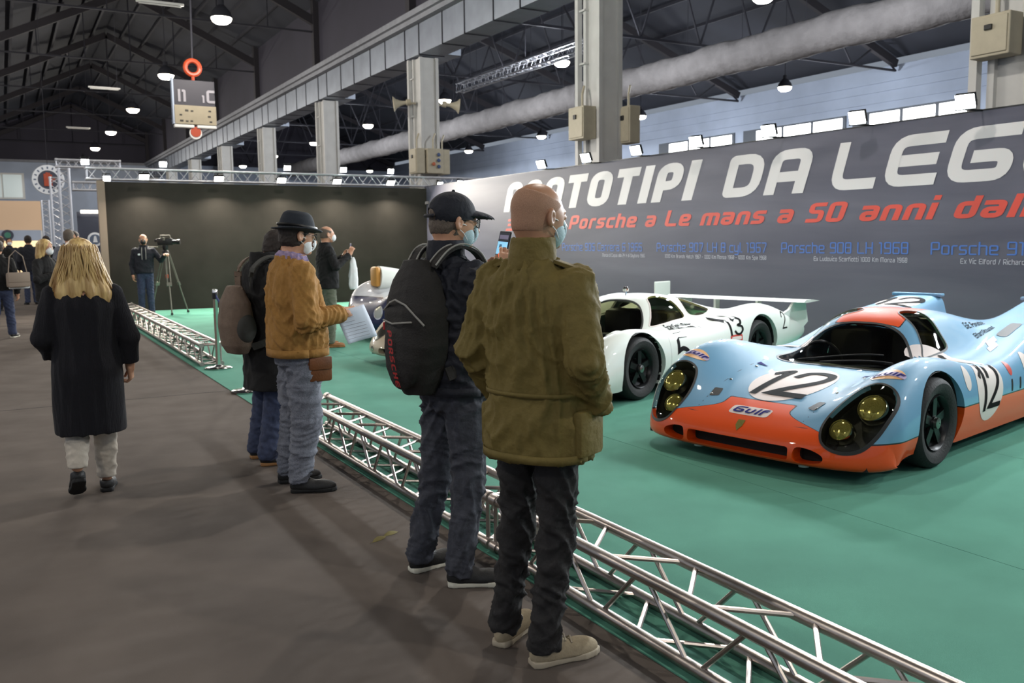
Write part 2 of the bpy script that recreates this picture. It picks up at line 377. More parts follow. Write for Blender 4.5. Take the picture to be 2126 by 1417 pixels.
for (ya, yb) in ((18.2, 21.9), (23.6, 29.0), (30.4, 36.3), (38.0, 43.6)):
    # a ribbon of daylight panes in the side wall
    wn = MB().box(35.93, 35.99, ya - .1, yb + .9, 5.95, 7.35).build('window_frame_strip', 'frame_grey', wr)
    n = 3
    for i in range(n):
        a = ya + (yb - ya) * i / n; b = ya + (yb - ya) * (i + 1) / n
        MB().bbox(35.90, 35.95, a + .10, b - .10, 6.05, 7.25, .02).build('pane', 'window_light', wn)
# --- big round fabric duct under the right roof
fd = thing('fabric_duct', 'big round grey fabric air duct hanging under the right roof', 'air duct', (0, 0, 0))
def fabric(ya, yb, name):
    prof_n = 20; V, Fc = [], []; N = int((yb - ya) / .35)
    for i in range(N + 1):
        y = ya + (yb - ya) * i / N
        for j in range(prof_n):
            a = 2 * math.pi * j / prof_n
            r = .60 + .03 * math.sin(y * 2.1 + 3 * math.sin(a)) * max(0, math.sin(a)) + .02 * math.sin(y * 5.3 + a * 2)
            V.append((24 + r * math.cos(a), y, 8.2 - .05 * math.sin(y * .6) ** 2 + r * math.sin(a)))
    for i in range(N):
        for j in range(prof_n):
            j2 = (j + 1) % prof_n; Fc.append((i * prof_n + j, i * prof_n + j2, (i + 1) * prof_n + j2, (i + 1) * prof_n + j))
    Fc.append(tuple(range(prof_n))); Fc.append(tuple(N * prof_n + j for j in reversed(range(prof_n))))
    mesh_obj(name, V, Fc, MATS['fabric_duct'], fd, True, 50)
fabric(-6, 34.0, 'duct_sleeve'); fabric(35.2, 84, 'duct_sleeve')
for y in range(-5, 84, 3): MB().tube([(24, y, 8.75), (24, y, 13.6)], .012, 4).build('suspension_wire', 'roof_steel', fd)

# --- switch boxes and horn speakers on the columns
def switch_box(x, y, z, sx, sy, sz, label, d=(-1, 0)):
    t = thing('switch_box', label, 'electrical box', (x, y, z))
    MB().bbox(-sx / 2, sx / 2, -sy / 2, sy / 2, 0, sz, .015).build('housing', 'grey_box', t)
    MB().bbox(-sx / 2 - .02, -sx / 2 + .01, -sy / 2 + .03, sy / 2 - .03, .04, sz - .04, .008).build('cover', 'grey_box', t)
    MB().bbox(-sx / 2 - .05, -sx / 2 - .015, -.05, .06, sz * .62, sz * .75, .01).build('handle', 'plastic_black', t)
    MB().tube([(0, 0, sz), (0, 0, sz + .3), (.12, .1, sz + .5)], .03, 8).build('conduit', 'grey_box', t)
    return t
switch_box(11.97, 7.62, 3.96, .30, .56, .56, 'large beige switch box high on the rightmost column')
switch_box(11.94, 17.6, 3.85, .36, .62, .74, 'beige switch box on the camera side of the tall central column')
switch_box(12.90, 17.1, 3.75, .30, .5, .85, 'beige box on the far side of the tall central column')
switch_box(11.96, 27.2, 3.72, .30, .6, .80, 'beige switch box low on the second column')
t = switch_box(12.45, 27.0, 3.72, .55, .33, .80, 'socket cabinet with coloured outlets facing the stand on the second column')
mat('socket_orange', '#a5522a', .5); mat('socket_blue', '#25406e', .5)
for (dx, dz, mm) in ((-.08, .30, 'socket_orange'), (.10, .22, 'socket_blue'), (.10, .42, 'socket_blue'), (.10, .6, 'socket_blue')):
    MB().lathe([(.055, 0), (.06, .03), (.045, .04)], (dx, -.19, dz), (0, -1, 0), 12).build('socket', mm, t)
switch_box(12.92, 27.32, 3.72, .28, .6, .8, 'beige switch box on the hidden side of the second column')
def horn(x, y, z, rz, label):
    t = thing('horn_speaker', label, 'loudspeaker', (x, y, z), rz, 'horn speakers on the second column')
    MB().lathe([(.06, 0), (.07, .12), (.09, .2), (.15, .34), (.24, .42), (.25, .43), (.23, .42), (.13, .33), (.05, .22)], (0, 0, 0), (1, 0, -.12), 18).build('bell', 'grey_box', t, True)
    MB().lathe([(.09, -.14), (.10, -.10), (.10, 0), (.06, .02)], (0, 0, 0), (1, 0, -.12), 14).build('driver', 'grey_box', t)
    MB().bar((-.12, 0, -.02), (-.3, 0, -.02), .04, .06).build('bracket', 'grey_box', t)
horn(11.85, 27.7, 6.05, math.radians(160), 'horn loudspeaker on the left side of the second column')
horn(13.05, 27.2, 6.0, math.radians(-20), 'horn loudspeaker on the right side of the second column')

# --- pendant lamps
def pendant(x, y, z, top, label, light=True, grp='pendant lamps under the hall roof', k=1.0):
    t = thing('pendant_lamp', label, 'lamp', (x, y, z), 0, grp)
    MB().lathe([(.30, 0), (.31, .02), (.27, .16), (.16, .30), (.09, .36), (.09, .5), (.03, .52)], n=20).build('shade', 'roof_steel', t, True)
    MB().lathe([(.29, .03), (.29, -.02), (.26, -.09), (.18, -.15), (.02, -.17)], n=20).build('diffuser', 'lamp_warm', t)
    MB().tube([(0, 0, .5), (0, 0, top - z)], .012, 4).build('cable', 'roof_steel', t)
    if light:
        point_light('lamp_light', (0, 0, -.32), LAMP_W * k, (1.0, .94, .86) if k == 1 else (.90, .94, 1.0), .12, t)
    return t
ORD = ['nearest', 'second', 'third', 'fourth', 'fifth', 'sixth', 'seventh', 'eighth']
for k in range(-1, 6):
    pendant(5.95, 27.3 + 10.05 * k, 8.0, 13.7, '%s lit pendant lamp in the row above the left aisle' % ORD[k] if k >= 0 else 'lit pendant lamp straight above the aisle, out of the picture', True)
for k in range(-3, -1):
    pendant(5.95, 27.3 + 10.05 * k, 8.0, 13.7, 'lit pendant lamp over the aisle beside the onlookers' if k == -2 else 'lit pendant lamp over the aisle behind the onlookers', True)
for k in range(-3, 2):
    pendant(-6.0, 27.3 + 10.05 * k, 8.0, 13.7, '%s lit pendant lamp over the neighbouring aisle out of the picture' % ORD[k + 3], True)
for k in range(-1, 6):
    pendant(18.3, 28.3 + 10.0 * k, 8.0, 11.95, '%s lit pendant lamp in the middle row beyond the columns' % ORD[k + 1], k < 5, k=1.6)
for k in range(-1, 6):
    pendant(30.0, 28.6 + 10.1 * k, 8.0, 11.7, '%s lit pendant lamp in the far row near the side wall' % ORD[k + 1], k < 4, k=1.25)
for k, y in enumerate((26.7, 42.0, 56.8)):      # dead fluorescent tubes with their conduit
    t = thing('tube_light', ('unlit tube light nearest overhead under the left roof', 'unlit tube light midway down the left roof', 'unlit tube light farthest down the left roof')[k], 'lamp', (4.2, y, 8.05))
    MB().bbox(-.62, .62, -.06, .06, 0, .07, .015).build('housing', 'white_paint', t); MB().tube([(-.55, 0, -.02), (.55, 0, -.02)], .02, 8).build('tube', 'white_paint', t)
    MB().tube([(.5, 0, .05), (.55, 0, 5.22)], .01, 4).build('cable', 'roof_steel', t)
# ================================================================ the stand: walls, banner, trusses, floods
wk = MB().box(2.08, 9.92, 22.0, 22.12, 0, 2.93).build('wall_black', 'black_cloth'); struct(wk, 'black partition wall closing the back of the stand')
mat('tan_edge', '#8f7f70', .7)
tr = MB().box(1.93, 2.08, 21.96, 22.16, 0, 2.95).build('trim_1', 'tan_edge'); struct(tr, 'tan edge strip at the end of the black partition')
def banner_material():
    m = bpy.data.materials.new('banner_print'); m.use_nodes = True; MATS['banner_print'] = m
    nt = m.node_tree; b = nt.nodes['Principled BSDF']; b.inputs['Roughness'].default_value = .55; b.inputs['Specular IOR Level'].default_value = .35
    tc = nt.nodes.new('ShaderNodeTexCoord'); mp = nt.nodes.new('ShaderNodeMapping'); mp.inputs['Scale'].default_value = (1, .12, .9); mp.inputs['Rotation'].default_value = (.12, 0, 0)
    nt.links.new(tc.outputs['Object'], mp.inputs['Vector'])
    nz = nt.nodes.new('ShaderNodeTexNoise'); nz.inputs['Scale'].default_value = 1.6; nz.inputs['Detail'].default_value = 5; nz.inputs['Distortion'].default_value = .6
    nt.links.new(mp.outputs['Vector'], nz.inputs['Vector'])
    rp = nt.nodes.new('ShaderNodeValToRGB'); e = rp.color_ramp.elements
    e[0].position = .35; e[0].color = (*srgb('#464655'), 1); e[1].position = .72; e[1].color = (*srgb('#605f6c'), 1)
    nt.links.new(nz.outputs['Fac'], rp.inputs['Fac']); nt.links.new(rp.outputs['Color'], b.inputs['Base Color']); return m
banner_material()
mat('print_white', '#cbc7c8', .5); mat('print_red', '#c23f2f', .5); mat('print_blue', '#3a63ac', .5); mat('print_small', '#a9a8b4', .5)
XB = 9.92
bn = thing('banner_wall', 'long dark blue-grey banner wall with white and red lettering behind the cars', 'banner', (XB, 0, 0))
MB().box(0, .10, -6, 22.1, 0, 2.98).build('banner_panel', 'banner_print', bn)
MB().box(-.004, .104, -6, 22.1, 2.975, 2.99).build('top_edge', 'plastic_black', bn)
def banner_text(s, y_left, z, height, m, width=None, **kw):
    """text runs towards -Y; y_left is where its first letter starts, width stretches it"""
    V, Fc, W = text2d(s, height, **kw); k = (width / W) if width else 1.0
    mesh_obj('lettering', [(-.002 - l_, y_left - vx * k, z + vy) for vx, vy, l_ in V], [tuple(reversed(f)) for f in Fc], MATS[m], bn)
banner_text('PROTOTIPI', 17.78, 2.17, .64, 'print_white', 6.35, t=.235, gap=.12, shear=.24, rad=.2)
banner_text('DA', 10.73, 2.17, .63, 'print_white', 1.66, t=.225, gap=.14, shear=.24, rad=.2, wscale=1.25)
banner_text('LEGGENDA', 8.62, 2.17, .63, 'print_white', 7.0, t=.225, gap=.16, shear=.24, rad=.24, wscale=1.5)
banner_text('3', 17.70, 1.75, .26, 'print_red', .40, t=.2, shear=.2, rad=.12); banner_text('n', 15.72, 1.75, .26, 'print_red', .36, t=.2, shear=.2, rad=.12)
banner_text('Porsche a Le mans a 50 anni dalla vittoria', 15.12, 1.75, .27, 'print_red', 11.9, t=.19, gap=.11, shear=.24, rad=.13, space=.42)
for (s, y0, wd) in (('Porsche 906 Carrera 6 1966', 15.35, 2.62), ('Porsche 907 LH 8 cyl. 1967', 12.32, 2.58), ('Porsche 908 LH 1968', 9.45, 2.12), ('Porsche 917 K 1970', 7.02, 2.1)):
    banner_text(s, y0, 1.32, .155, 'print_blue', wd, t=.11, gap=.1, rad=.1, space=.4)
for (s, y0, wd) in (('Monza di Capua alla 24 H di Daytona 1966', 13.95, 1.3), ('1000 Km Brands Hatch 1967 - 1000 Km Monza 1968 - 1000 Km Spa 1968', 12.1, 2.36), ('Ex Ludovico Scarfiotti 1000 Km Monza 1968', 8.84, 1.5), ('Ex Vic Elford / Richard Attwood', 6.62, 1.1)):
    banner_text(s, y0, 1.215, .062, 'print_small', wd, t=.13, gap=.12, rad=.1, space=.4)

# --- box trusses
def box_truss(name, label, A, B, size=.24, r=.025, rb=.010, panel=.5, group=None, joined=True, m='alu', ends=True, upv=(0, 0, 1)):
    A, B = Vector(A), Vector(B); d = (B - A); L = d.length; n = d.normalized()
    sd = n.cross(Vector(upv)).normalized(); u_ = sd.cross(n); h = size / 2
    t = thing(name, label, 'truss', tuple(A), 0, group)
    cs = [(-h, -h), (h, -h), (h, h), (-h, h)]
    pt = lambda c, s_: sd * c[0] + u_ * c[1] + n * s_
    for c in cs:
        MB().tube([pt(c, 0), pt(c, L)], r, 10).build('chord', m, t, True)
    np_ = max(1, round(L / panel)); step = L / np_; jb = MB()
    for f in range(4):
        a, b = cs[f], cs[(f + 1) % 4]
        for i in range(np_):
            s0, sm, s1 = i * step + .03, (i + .5) * step, (i + 1) * step - .03
            for p, q in ((pt(a, s0), pt(b, sm - .03)), (pt(b, sm + .03), pt(a, s1))):
                if joined: jb.tube([p, q], rb, 5)
                else: MB().tube([p, q], rb, 8).build('brace', m, t, True)
    if joined: o = jb.build('bracing', m, t, True); o['kind'] = 'stuff'
    if ends:
        for s_ in (0.012, L - .012):
            for f in range(4):
                a, b = cs[f], cs[(f + 1) % 4]
                MB().tube([pt(a, s_), pt(b, s_)], rb * 1.2, 8).build('end_frame', m, t, True)
            for c in cs: MB().lathe([(r * 1.25, -.03), (r * 1.3, 0), (r * 1.25, .03)], pt(c, s_), n, 10).build('coupler', m, t, True)
    return t
box_truss('floor_truss', 'aluminium floor truss at the far end of the carpet edge, beyond the steel barrier post', (2.22, 11.62, .15), (2.22, 20.6, .15), joined=False, panel=.62)
box_truss('floor_truss', 'aluminium floor truss between the two pairs of standing men', (2.17, 3.86, .15), (2.165, 7.16, .15), joined=False, panel=.47)
box_truss('floor_truss', 'nearest aluminium floor truss, running out of the lower right corner', (2.168, -.35, .15), (2.17, 3.80, .15), joined=False, panel=.59)
# lighting truss over the black wall, tower and side arm at its left end
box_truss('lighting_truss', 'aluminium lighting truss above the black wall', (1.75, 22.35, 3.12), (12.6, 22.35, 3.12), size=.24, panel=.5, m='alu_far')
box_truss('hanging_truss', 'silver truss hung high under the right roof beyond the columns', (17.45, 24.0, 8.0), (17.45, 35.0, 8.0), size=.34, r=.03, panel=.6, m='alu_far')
ht = [o for o in COL.objects if o.name.startswith('hanging_truss')][0]
for y in (1.0, 5.5, 10.0): MB().tube([(0, y, .15), (0, y, 3.75)], .012, 4).build('suspension_wire', 'roof_steel', ht)
def tower(x, y, h, label):
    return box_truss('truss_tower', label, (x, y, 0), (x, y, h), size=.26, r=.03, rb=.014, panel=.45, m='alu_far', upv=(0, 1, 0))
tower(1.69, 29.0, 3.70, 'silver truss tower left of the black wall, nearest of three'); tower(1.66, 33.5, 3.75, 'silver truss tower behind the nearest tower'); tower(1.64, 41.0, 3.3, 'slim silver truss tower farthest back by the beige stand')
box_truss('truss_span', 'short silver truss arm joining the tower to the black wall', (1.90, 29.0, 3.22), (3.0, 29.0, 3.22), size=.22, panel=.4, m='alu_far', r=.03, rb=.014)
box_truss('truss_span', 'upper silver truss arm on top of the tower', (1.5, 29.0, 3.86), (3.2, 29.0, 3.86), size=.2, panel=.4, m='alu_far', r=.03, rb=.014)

# --- floodlights
def flood(x, y, z, aim, label, warm=False, power=100, grp=None, arm=None, size=.21, light=True):
    t = thing('floodlight', label, 'floodlight', (x, y, z), 0, grp)
    d = (Vector(aim) - Vector((x, y, z))).normalized(); s_ = d.cross(Vector((0, 0, 1))).normalized(); u_ = s_.cross(d)
    w_ = size / 2
    MB().obox(-d * .03, s_ * w_, u_ * w_ * .75, d * .03).build('housing', 'plastic_black', t)
    MB().obox(d * .004, s_ * w_ * .96, u_ * w_ * .71, d * .003).build('lens', 'lamp_floodw' if warm else 'lamp_flood', t)
    zb = Vector((0, 0, -.10 if arm and arm[2] < 0 else .10))
    MB().tube([s_ * w_ * 1.06 - d * .03, s_ * w_ * 1.06 - d * .03 + zb, -s_ * w_ * 1.06 - d * .03 + zb, -s_ * w_ * 1.06 - d * .03], .009, 6).build('bracket', 'plastic_black', t)
    if arm: MB().tube([zb - d * .03, (arm[0] * .5, arm[1] * .5, (zb.z + arm[2]) / 2), arm], .012, 6).build('arm', 'plastic_black', t)
    if light: area_light('flood_light', tuple(d * .03), d, size * .8, power, (1.0, .91, .78) if warm else (.90, .96, 1.0), math.radians(160), t)
    return t
FY = [15.64, 14.04, 12.52, 10.98, 9.44, 7.92, 6.44, 4.9, 3.4, 1.9, .4]
words = ['first', 'second', 'third', 'fourth', 'fifth', 'sixth', 'seventh', 'eighth', 'ninth', 'tenth', 'eleventh']
for i, y in enumerate(FY):
    flood(9.60, y, 3.06, (4.2, y - 1.5, 0.4), '%s floodlight on the banner\'s top edge counted from the dark corner' % words[i], power=FLOOD_W, grp='floodlights along the banner', arm=(.33, 0, -.08))
for i, x in enumerate((2.88, 4.51, 5.98, 7.37, 8.80)):
    flood(x, 21.72, 3.03, (x, 19.2, .3), 'warm floodlight at the top of the black wall, %s from the left' % words[i], warm=True, power=BACK_W, grp='warm floodlights over the black wall', size=.2, arm=(0, .52, .06))
for i, x in enumerate((1.73, 3.36, 6.25, 7.69, 8.98)):
    flood(x, 22.14, 3.36, (x - .3, 15.0, .5), 'small cool spotlight on top of the lighting truss, %s from the left' % words[i], power=BACK_W * .5, grp='cool spotlights on the truss', size=.16, light=(i in (1, 3)))
for i, x in enumerate((2.14, 10.35, 10.95, 11.35, 11.7)):
    flood(x, 22.05, 3.0 + .05 * (i % 3), (x - .3, 15.0, .5), 'small spotlight under the lighting truss, %s' % ('at the left end of the black wall', 'beside the second column', 'second right of the second column', 'third right of the second column', 'at the right end of the truss')[i], power=20, size=.15, light=False, arm=(0, .18, .10))

# --- hanging direction sign
mat('sign_dark', '#2e2c35', .6); mat('sign_cream', '#948a74', .6, noise=.05, nscale=5); mat('sign_red', '#a8401f', .5); mat('sign_grey', '#8d8a90', .6); mat('sign_ink', '#3a3630', .7)
hs = thing('hanging_sign', 'double-deck hanging hall sign, dark top and cream lower board with red ring above', 'sign', (5.58, 30.0, 5.20))
MB().bbox(-.62, .62, -.10, .10, .62, 1.42, .01).build('upper_board', 'sign_dark', hs)
lb = MB().bbox(-.64, .64, -.12, .12, .06, .64, .01).build('lower_board', 'sign_cream', hs)
MB().box(-.67, -.62, -.12, .12, .06, 1.48).build('side_frame', 'hall_wall', hs)
MB().bbox(-.64, -.04, -.10, .10, -.05, .06, .03).build('light_strip', 'white_paint', hs); MB().bbox(.04, .64, -.10, .10, -.05, .06, .03).build('light_strip', 'white_paint', hs)
V, Fc, W = [], [], 0
def sign_text(s, x, z, h, m, t=.2):
    V, Fc, W = text2d(s, h, t=t, rad=.12); mesh_obj('lettering', [(x + a, -.125 - l_, z + b) for a, b, l_ in V], Fc, MATS[m], hs)
sign_text('I1', -.50, .74, .38, 'sign_grey'); sign_text('1', .22, .74, .24, 'sign_grey', .22); sign_text('C', .36, .74, .40, 'sign_grey')
for (x, z, s_) in ((-.26, .48, .05), (-.10, .47, .04), (-.44, .34, .04), (-.42, .16, .05), (-.26, .15, .04), (-.12, .16, .04), (.44, .49, .04), (.42, .32, .045), (.46, .16, .04)):
    MB().bbox(x - s_, x + s_, -.13, -.118, z - s_ * .6, z + s_ * .6, .004).build('pictogram', 'sign_ink', hs)
ring = MB().tube([(.22 * math.cos(a), 0, 1.82 + .22 * math.sin(a)) for a in np.linspace(0, 2 * math.pi, 25)[:-1]], .075, 8, closed=True).tube([(0, 0, 1.6), (0, 0, 1.4)], .05, 8)
ring.build('hanger_ring', 'sign_red', hs, True)
MB().lathe([(.16, -.06), (.16, .06)], (0, 0, -.16), (0, 1, 0), 20).build('round_tag', 'sign_red', hs); MB().lathe([(.19, -.04), (.19, .03)], (0, 0, -.2), (0, 1, 0), 20).build('tag_rim', 'white_paint', hs)
MB().tube([(0, 0, 2.0), (.1, 0, 7.6)], .03, 6).build('drop_rod', 'roof_steel', hs)

# --- far left: beige stand, portal, round signs, dark panel
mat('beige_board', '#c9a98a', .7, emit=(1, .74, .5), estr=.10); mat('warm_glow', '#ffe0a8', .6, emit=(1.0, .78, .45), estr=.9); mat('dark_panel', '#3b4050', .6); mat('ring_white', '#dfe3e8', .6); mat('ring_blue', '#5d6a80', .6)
fs = thing('beige_stand', 'distant stand with beige fascia, grey band and warm light below', 'exhibition stand', (0, 52, 0))
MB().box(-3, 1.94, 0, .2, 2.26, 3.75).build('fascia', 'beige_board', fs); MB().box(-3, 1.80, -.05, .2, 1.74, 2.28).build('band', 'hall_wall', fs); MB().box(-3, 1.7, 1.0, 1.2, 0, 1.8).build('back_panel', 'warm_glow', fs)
for x in (-2.9, 1.84): MB().box(x - .08, x + .08, 0.02, .16, 0, 2.3).build('post', 'white_paint', fs)
MB().lathe([(.27, 0), (.27, .03)], (.30, -.06, 2.03), (0, -1, 0), 24).build('round_badge', 'dark_panel', fs); MB().lathe([(.15, 0), (.15, .02)], (.30, -.09, 2.03), (0, -1, 0), 20).build('badge_core', 'green_carpet', fs)
wn = MB().box(-1.3, 2.05, 87.8, 88.0, 5.4, 7.6).build('window_1', 'white_paint'); struct(wn, 'pale framed window high in the end wall')
for x in (-1.1, .45): MB().box(x, x + 1.4, 87.72, 87.82, 5.55, 7.45).build('pane', 'window_dull', wn)
rs = thing('round_sign', 'round hanging club sign with a red open hand', 'sign', (1.94, 44.0, 4.33))
MB().lathe([(.62, -.04), (.64, 0), (.62, .04)], (0, 0, 0), (0, -1, 0), 36).build('disc', 'ring_white', rs, True); MB().lathe([(.40, .042), (.40, .055)], (0, 0, 0), (0, -1, 0), 32).build('core', 'dark_panel', rs)
hb = MB()
for (x, z, w_, h_) in ((-.13, .12, .045, .22), (-.045, .16, .045, .26), (.04, .15, .045, .25), (.12, .10, .042, .2)): hb.bbox(x - w_, x + w_, -.085, -.055, z - h_ * .6, z + h_ * .6, .012)
hb.bbox(-.17, .16, -.085, -.055, -.28, .04, .02); hb.bar((.14, -.07, -.12), (.24, -.07, .06), .03, .07)
hb.build('hand_emblem', 'sign_red', rs)
for a in np.linspace(0, 2 * math.pi, 17)[:-1]: MB().obox((.51 * math.cos(a), -.046, .51 * math.sin(a)), (.03 * math.sin(a), 0, -.03 * math.cos(a)), (.05 * math.cos(a), 0, .05 * math.sin(a)), (0, .006, 0)).build('rim_letter', 'ring_blue', rs)
MB().tube([(0, 0, .6), (0, 0, 8.9)], .012, 4).build('wire', 'roof_steel', rs)
dp = thing('club_panel', 'tall dark blue club panel with white round emblems beyond the black wall', 'display panel', (2.95, 31.0, 0))
MB().box(-.85, 1.0, 0, .1, 0, 2.55).build('panel', 'dark_panel', dp)
def emblem(x, z, r):
    e = MB().lathe([(r, 0), (r, .02), (r * .8, .03)], (x, -.0, z), (0, -1, 0), 28).build('emblem_ring', 'ring_white', dp)
    MB().lathe([(r * .72, .031), (r * .70, .036)], (x, 0, z), (0, -1, 0), 24).build('emblem_field', 'ring_blue', e)
    MB().prism([(-r * .3, -r * .4), (r * .3, -r * .4), (r * .12, r * .5), (-r * .12, r * .5)], (x, -.04, z), (1, 0, 0), (0, 0, 1), (0, -.01, 0)).build('emblem_figure', 'ring_white', e)
emblem(-.38, 1.69, .22); emblem(-.20, .80, .25); emblem(.35, 1.6, .22)
mat('warm_strip', '#fff0d8', .6, emit=(1, .9, .75), estr=4)
MB().bbox(-.75, .8, -.12, -.02, 2.50, 2.60, .02).build('light_strip', 'warm_strip', dp)
# ================================================================ racing cars
# car frame: +X = rearwards from the nose (u), +Y = the car's right, so its left side is -Y; v below = distance from the centreline
def bspline_pts(C, per, axis, sharpen=.7):
    """uniform cubic B-spline along an axis of a control array, ends clamped"""
    C = np.moveaxis(np.asarray(C, float), axis, 0)
    def ev(Cc, ts):
        Q = np.concatenate([2 * Cc[:1] - Cc[1:2], Cc, 2 * Cc[-1:] - Cc[-2:-1]], 0); out = []
        for t in ts:
            i = min(int(t), len(Cc) - 2); f = t - i
            b = ((1 - f) ** 3 / 6, (3 * f ** 3 - 6 * f * f + 4) / 6, (-3 * f ** 3 + 3 * f * f + 3 * f + 1) / 6, f ** 3 / 6)
            out.append(sum(b[k] * Q[i + k] for k in range(4)))
        return np.array(out)
    n = len(C)
    if sharpen:
        e = ev(C, range(n - 1)); e = np.concatenate([e, C[-1:]], 0); D = C + sharpen * (C - e); D[0] = C[0]; D[-1] = C[-1]
    else: D = C
    ts = np.linspace(0, n - 1, (n - 1) * per + 1)
    return np.moveaxis(ev(D, ts), 0, axis)
def car_grid(stations, per_u=10, per_v=8, sharpen=.7):
    """stations: list of (u or list of u per profile point, [(v, z) ...]) from chin to tail; returns dense right half-grid [nu, nv, 3] (u, v, z)"""
    A = []
    for u, prof in stations:
        us = u if isinstance(u, (list, tuple)) else [u] * len(prof)
        A.append([(uu, v, z) for uu, (v, z) in zip(us, prof)])
    A = np.array(A, float); n = A.shape[1]
    M = A[:, 1:][:, ::-1].copy(); M[:, :, 1] *= -1
    full = np.concatenate([M, A], 1)                       # -v ... 0 ... +v
    G = bspline_pts(full, per_v, 1, sharpen); G = bspline_pts(G, per_u, 0, sharpen)
    return G
class Body:
    """dense car skin with cut-outs; local coordinates (u, y, z), y = +v is the car's left drawn at -Y"""
    def __init__(s, G):
        nu, nv, _ = G.shape
        s.V = G.reshape(-1, 3).copy(); s.V[:, 1] *= -1
        idx = np.arange(nu * nv).reshape(nu, nv)
        s.F = np.stack([idx[:-1, :-1], idx[1:, :-1], idx[1:, 1:], idx[:-1, 1:]], -1).reshape(-1, 4)
        c = s.V[s.F[:, 2]] - s.V[s.F[:, 0]]; d = s.V[s.F[:, 3]] - s.V[s.F[:, 1]]; nrm = np.cross(c, d)
        up_ = nrm[:, 2].sum()
        if up_ < 0: s.F = s.F[:, ::-1]; nrm = -nrm
        s.bvh = BVHTree.FromPolygons([Vector(v) for v in s.V], [tuple(f) for f in s.F])
        s.N = np.zeros_like(s.V)
        for k in range(4): np.add.at(s.N, s.F[:, k], nrm)
        s.N /= np.linalg.norm(s.N, axis=1, keepdims=True) + 1e-12
        s.extraV = []; s.extraF = []
    def cut_rot(s, R_, poly, cond=None, lip=.0):
        """cut in a turned frame: rows of R_ = (throw direction, x axis, y axis)"""
        R_ = np.array(R_, float); s.V = s.V @ R_.T; s.N = s.N @ R_.T; n = len(s.extraV)
        s.cut(poly, (1, 2), None if cond is None else (lambda c: cond(c @ R_)), lip)
        s.V = s.V @ R_; s.N = s.N @ R_; s.extraV[n:] = [v @ R_ for v in s.extraV[n:]]
    def cut(s, poly, axes, cond=None, lip=.0, lipdir=None):
        """remove the skin inside a closed 2D polygon given in coordinates axes=(i,j); snap the edge onto it; add an inward lip"""
        P_ = np.array(poly, float); i, j = axes; k = 3 - i - j
        cen = s.V[s.F].mean(1); ins = in_poly(cen[:, [i, j]], P_)
        if cond is not None: ins &= cond(cen)
        if not ins.any(): return
        gone = s.F[ins]; s.F = s.F[~ins]
        bd = np.intersect1d(np.unique(gone), np.unique(s.F))
        seg = np.roll(P_, -1, 0) - P_
        for b in bd:
            p = s.V[b][[i, j]]; t = np.clip(((p - P_) * seg).sum(1) / ((seg ** 2).sum(1) + 1e-12), 0, 1); q = P_ + seg * t[:, None]
            m = np.argmin(((q - p) ** 2).sum(1)); dl = q[m] - p; n = s.N[b]
            dk = 0 if abs(n[k]) < .2 else np.clip(-(n[i] * dl[0] + n[j] * dl[1]) / n[k], -.03, .03)
            s.V[b][i] += dl[0]; s.V[b][j] += dl[1]; s.V[b][k] += dk
        if lip:
            kept = {tuple(sorted((f[a], f[(a + 1) % 4]))) for f in s.F for a in range(4)} if len(bd) < 0 else None
            bs = set(bd.tolist()); ge = {}
            for f in gone:
                for a in range(4):
                    e = (f[a], f[(a + 1) % 4]); ke = tuple(sorted(e)); ge[ke] = ge.get(ke, 0) + 1
            for e, c in ge.items():
                if c == 1 and e[0] in bs and e[1] in bs:
                    a, b = s.V[e[0]], s.V[e[1]]
                    da = -s.N[e[0]] * lip if lipdir is None else np.array(lipdir(a)) * lip; db = -s.N[e[1]] * lip if lipdir is None else np.array(lipdir(b)) * lip
                    n0 = len(s.extraV); s.extraV += [a, b, b + db, a + da]; s.extraF.append((n0, n0 + 1, n0 + 2, n0 + 3))
    def build(s, name, m, parent, fields=None):
        used = np.unique(s.F); mp = -np.ones(len(s.V), int); mp[used] = np.arange(len(used))
        V = list(s.V[used]); Fc = [tuple(mp[f]) for f in s.F]; n0 = len(V)
        V += s.extraV; Fc += [tuple(i + n0 for i in f) for f in s.extraF]
        o = mesh_obj(name, V, Fc, m, parent, True, 50)
        if fields:
            arr = np.array(V)
            for nm, fn in fields.items():
                at = o.data.attributes.new(nm, 'FLOAT', 'POINT'); at.data.foreach_set('value', fn(arr[:, 0], -arr[:, 1], arr[:, 2]).astype(np.float32))
        return o
    def hit(s, o, d):
        p, n, i, dist = s.bvh.ray_cast(Vector(o), Vector(d), 8.0)
        return (p, n) if p is not None else (None, None)
    def project(s, V2, Fc, org, ax, ay, d, off, far=.8):
        """2D shape laid in plane org+ax*x+ay*y, thrown along d onto the skin"""
        org, ax, ay, d = Vector(org), Vector(ax).normalized(), Vector(ay).normalized(), Vector(d).normalized(); out = []
        for q_ in V2:
            x, y = q_[0], q_[1]; lf = q_[2] if len(q_) > 2 else 0.0
            p, n = s.hit(org + ax * x + ay * y - d * far, d)
            if p is None: out.append(None); continue
            if n.dot(d) > 0: n = -n
            out.append(p + n * (off + lf))
        keep = [f for f in Fc if all(out[i] is not None for i in f)]
        keep = [f for f in keep if max((out[f[a]] - out[f[a - 1]]).length for a in range(len(f))) < .25]
        ids = sorted({i for f in keep for i in f}); mp = {k: i for i, k in enumerate(ids)}
        return [out[i] for i in ids], [tuple(mp[i] for i in f) for f in keep]
def in_poly(P_, poly):
    x, y = P_[:, 0], P_[:, 1]; r = np.zeros(len(P_), bool); n = len(poly); j = n - 1
    for i in range(n):
        xi, yi = poly[i]; xj, yj = poly[j]
        c = ((yi > y) != (yj > y)) & (x < (xj - xi) * (y - yi) / (yj - yi + 1e-15) + xi); r ^= c; j = i
    return r
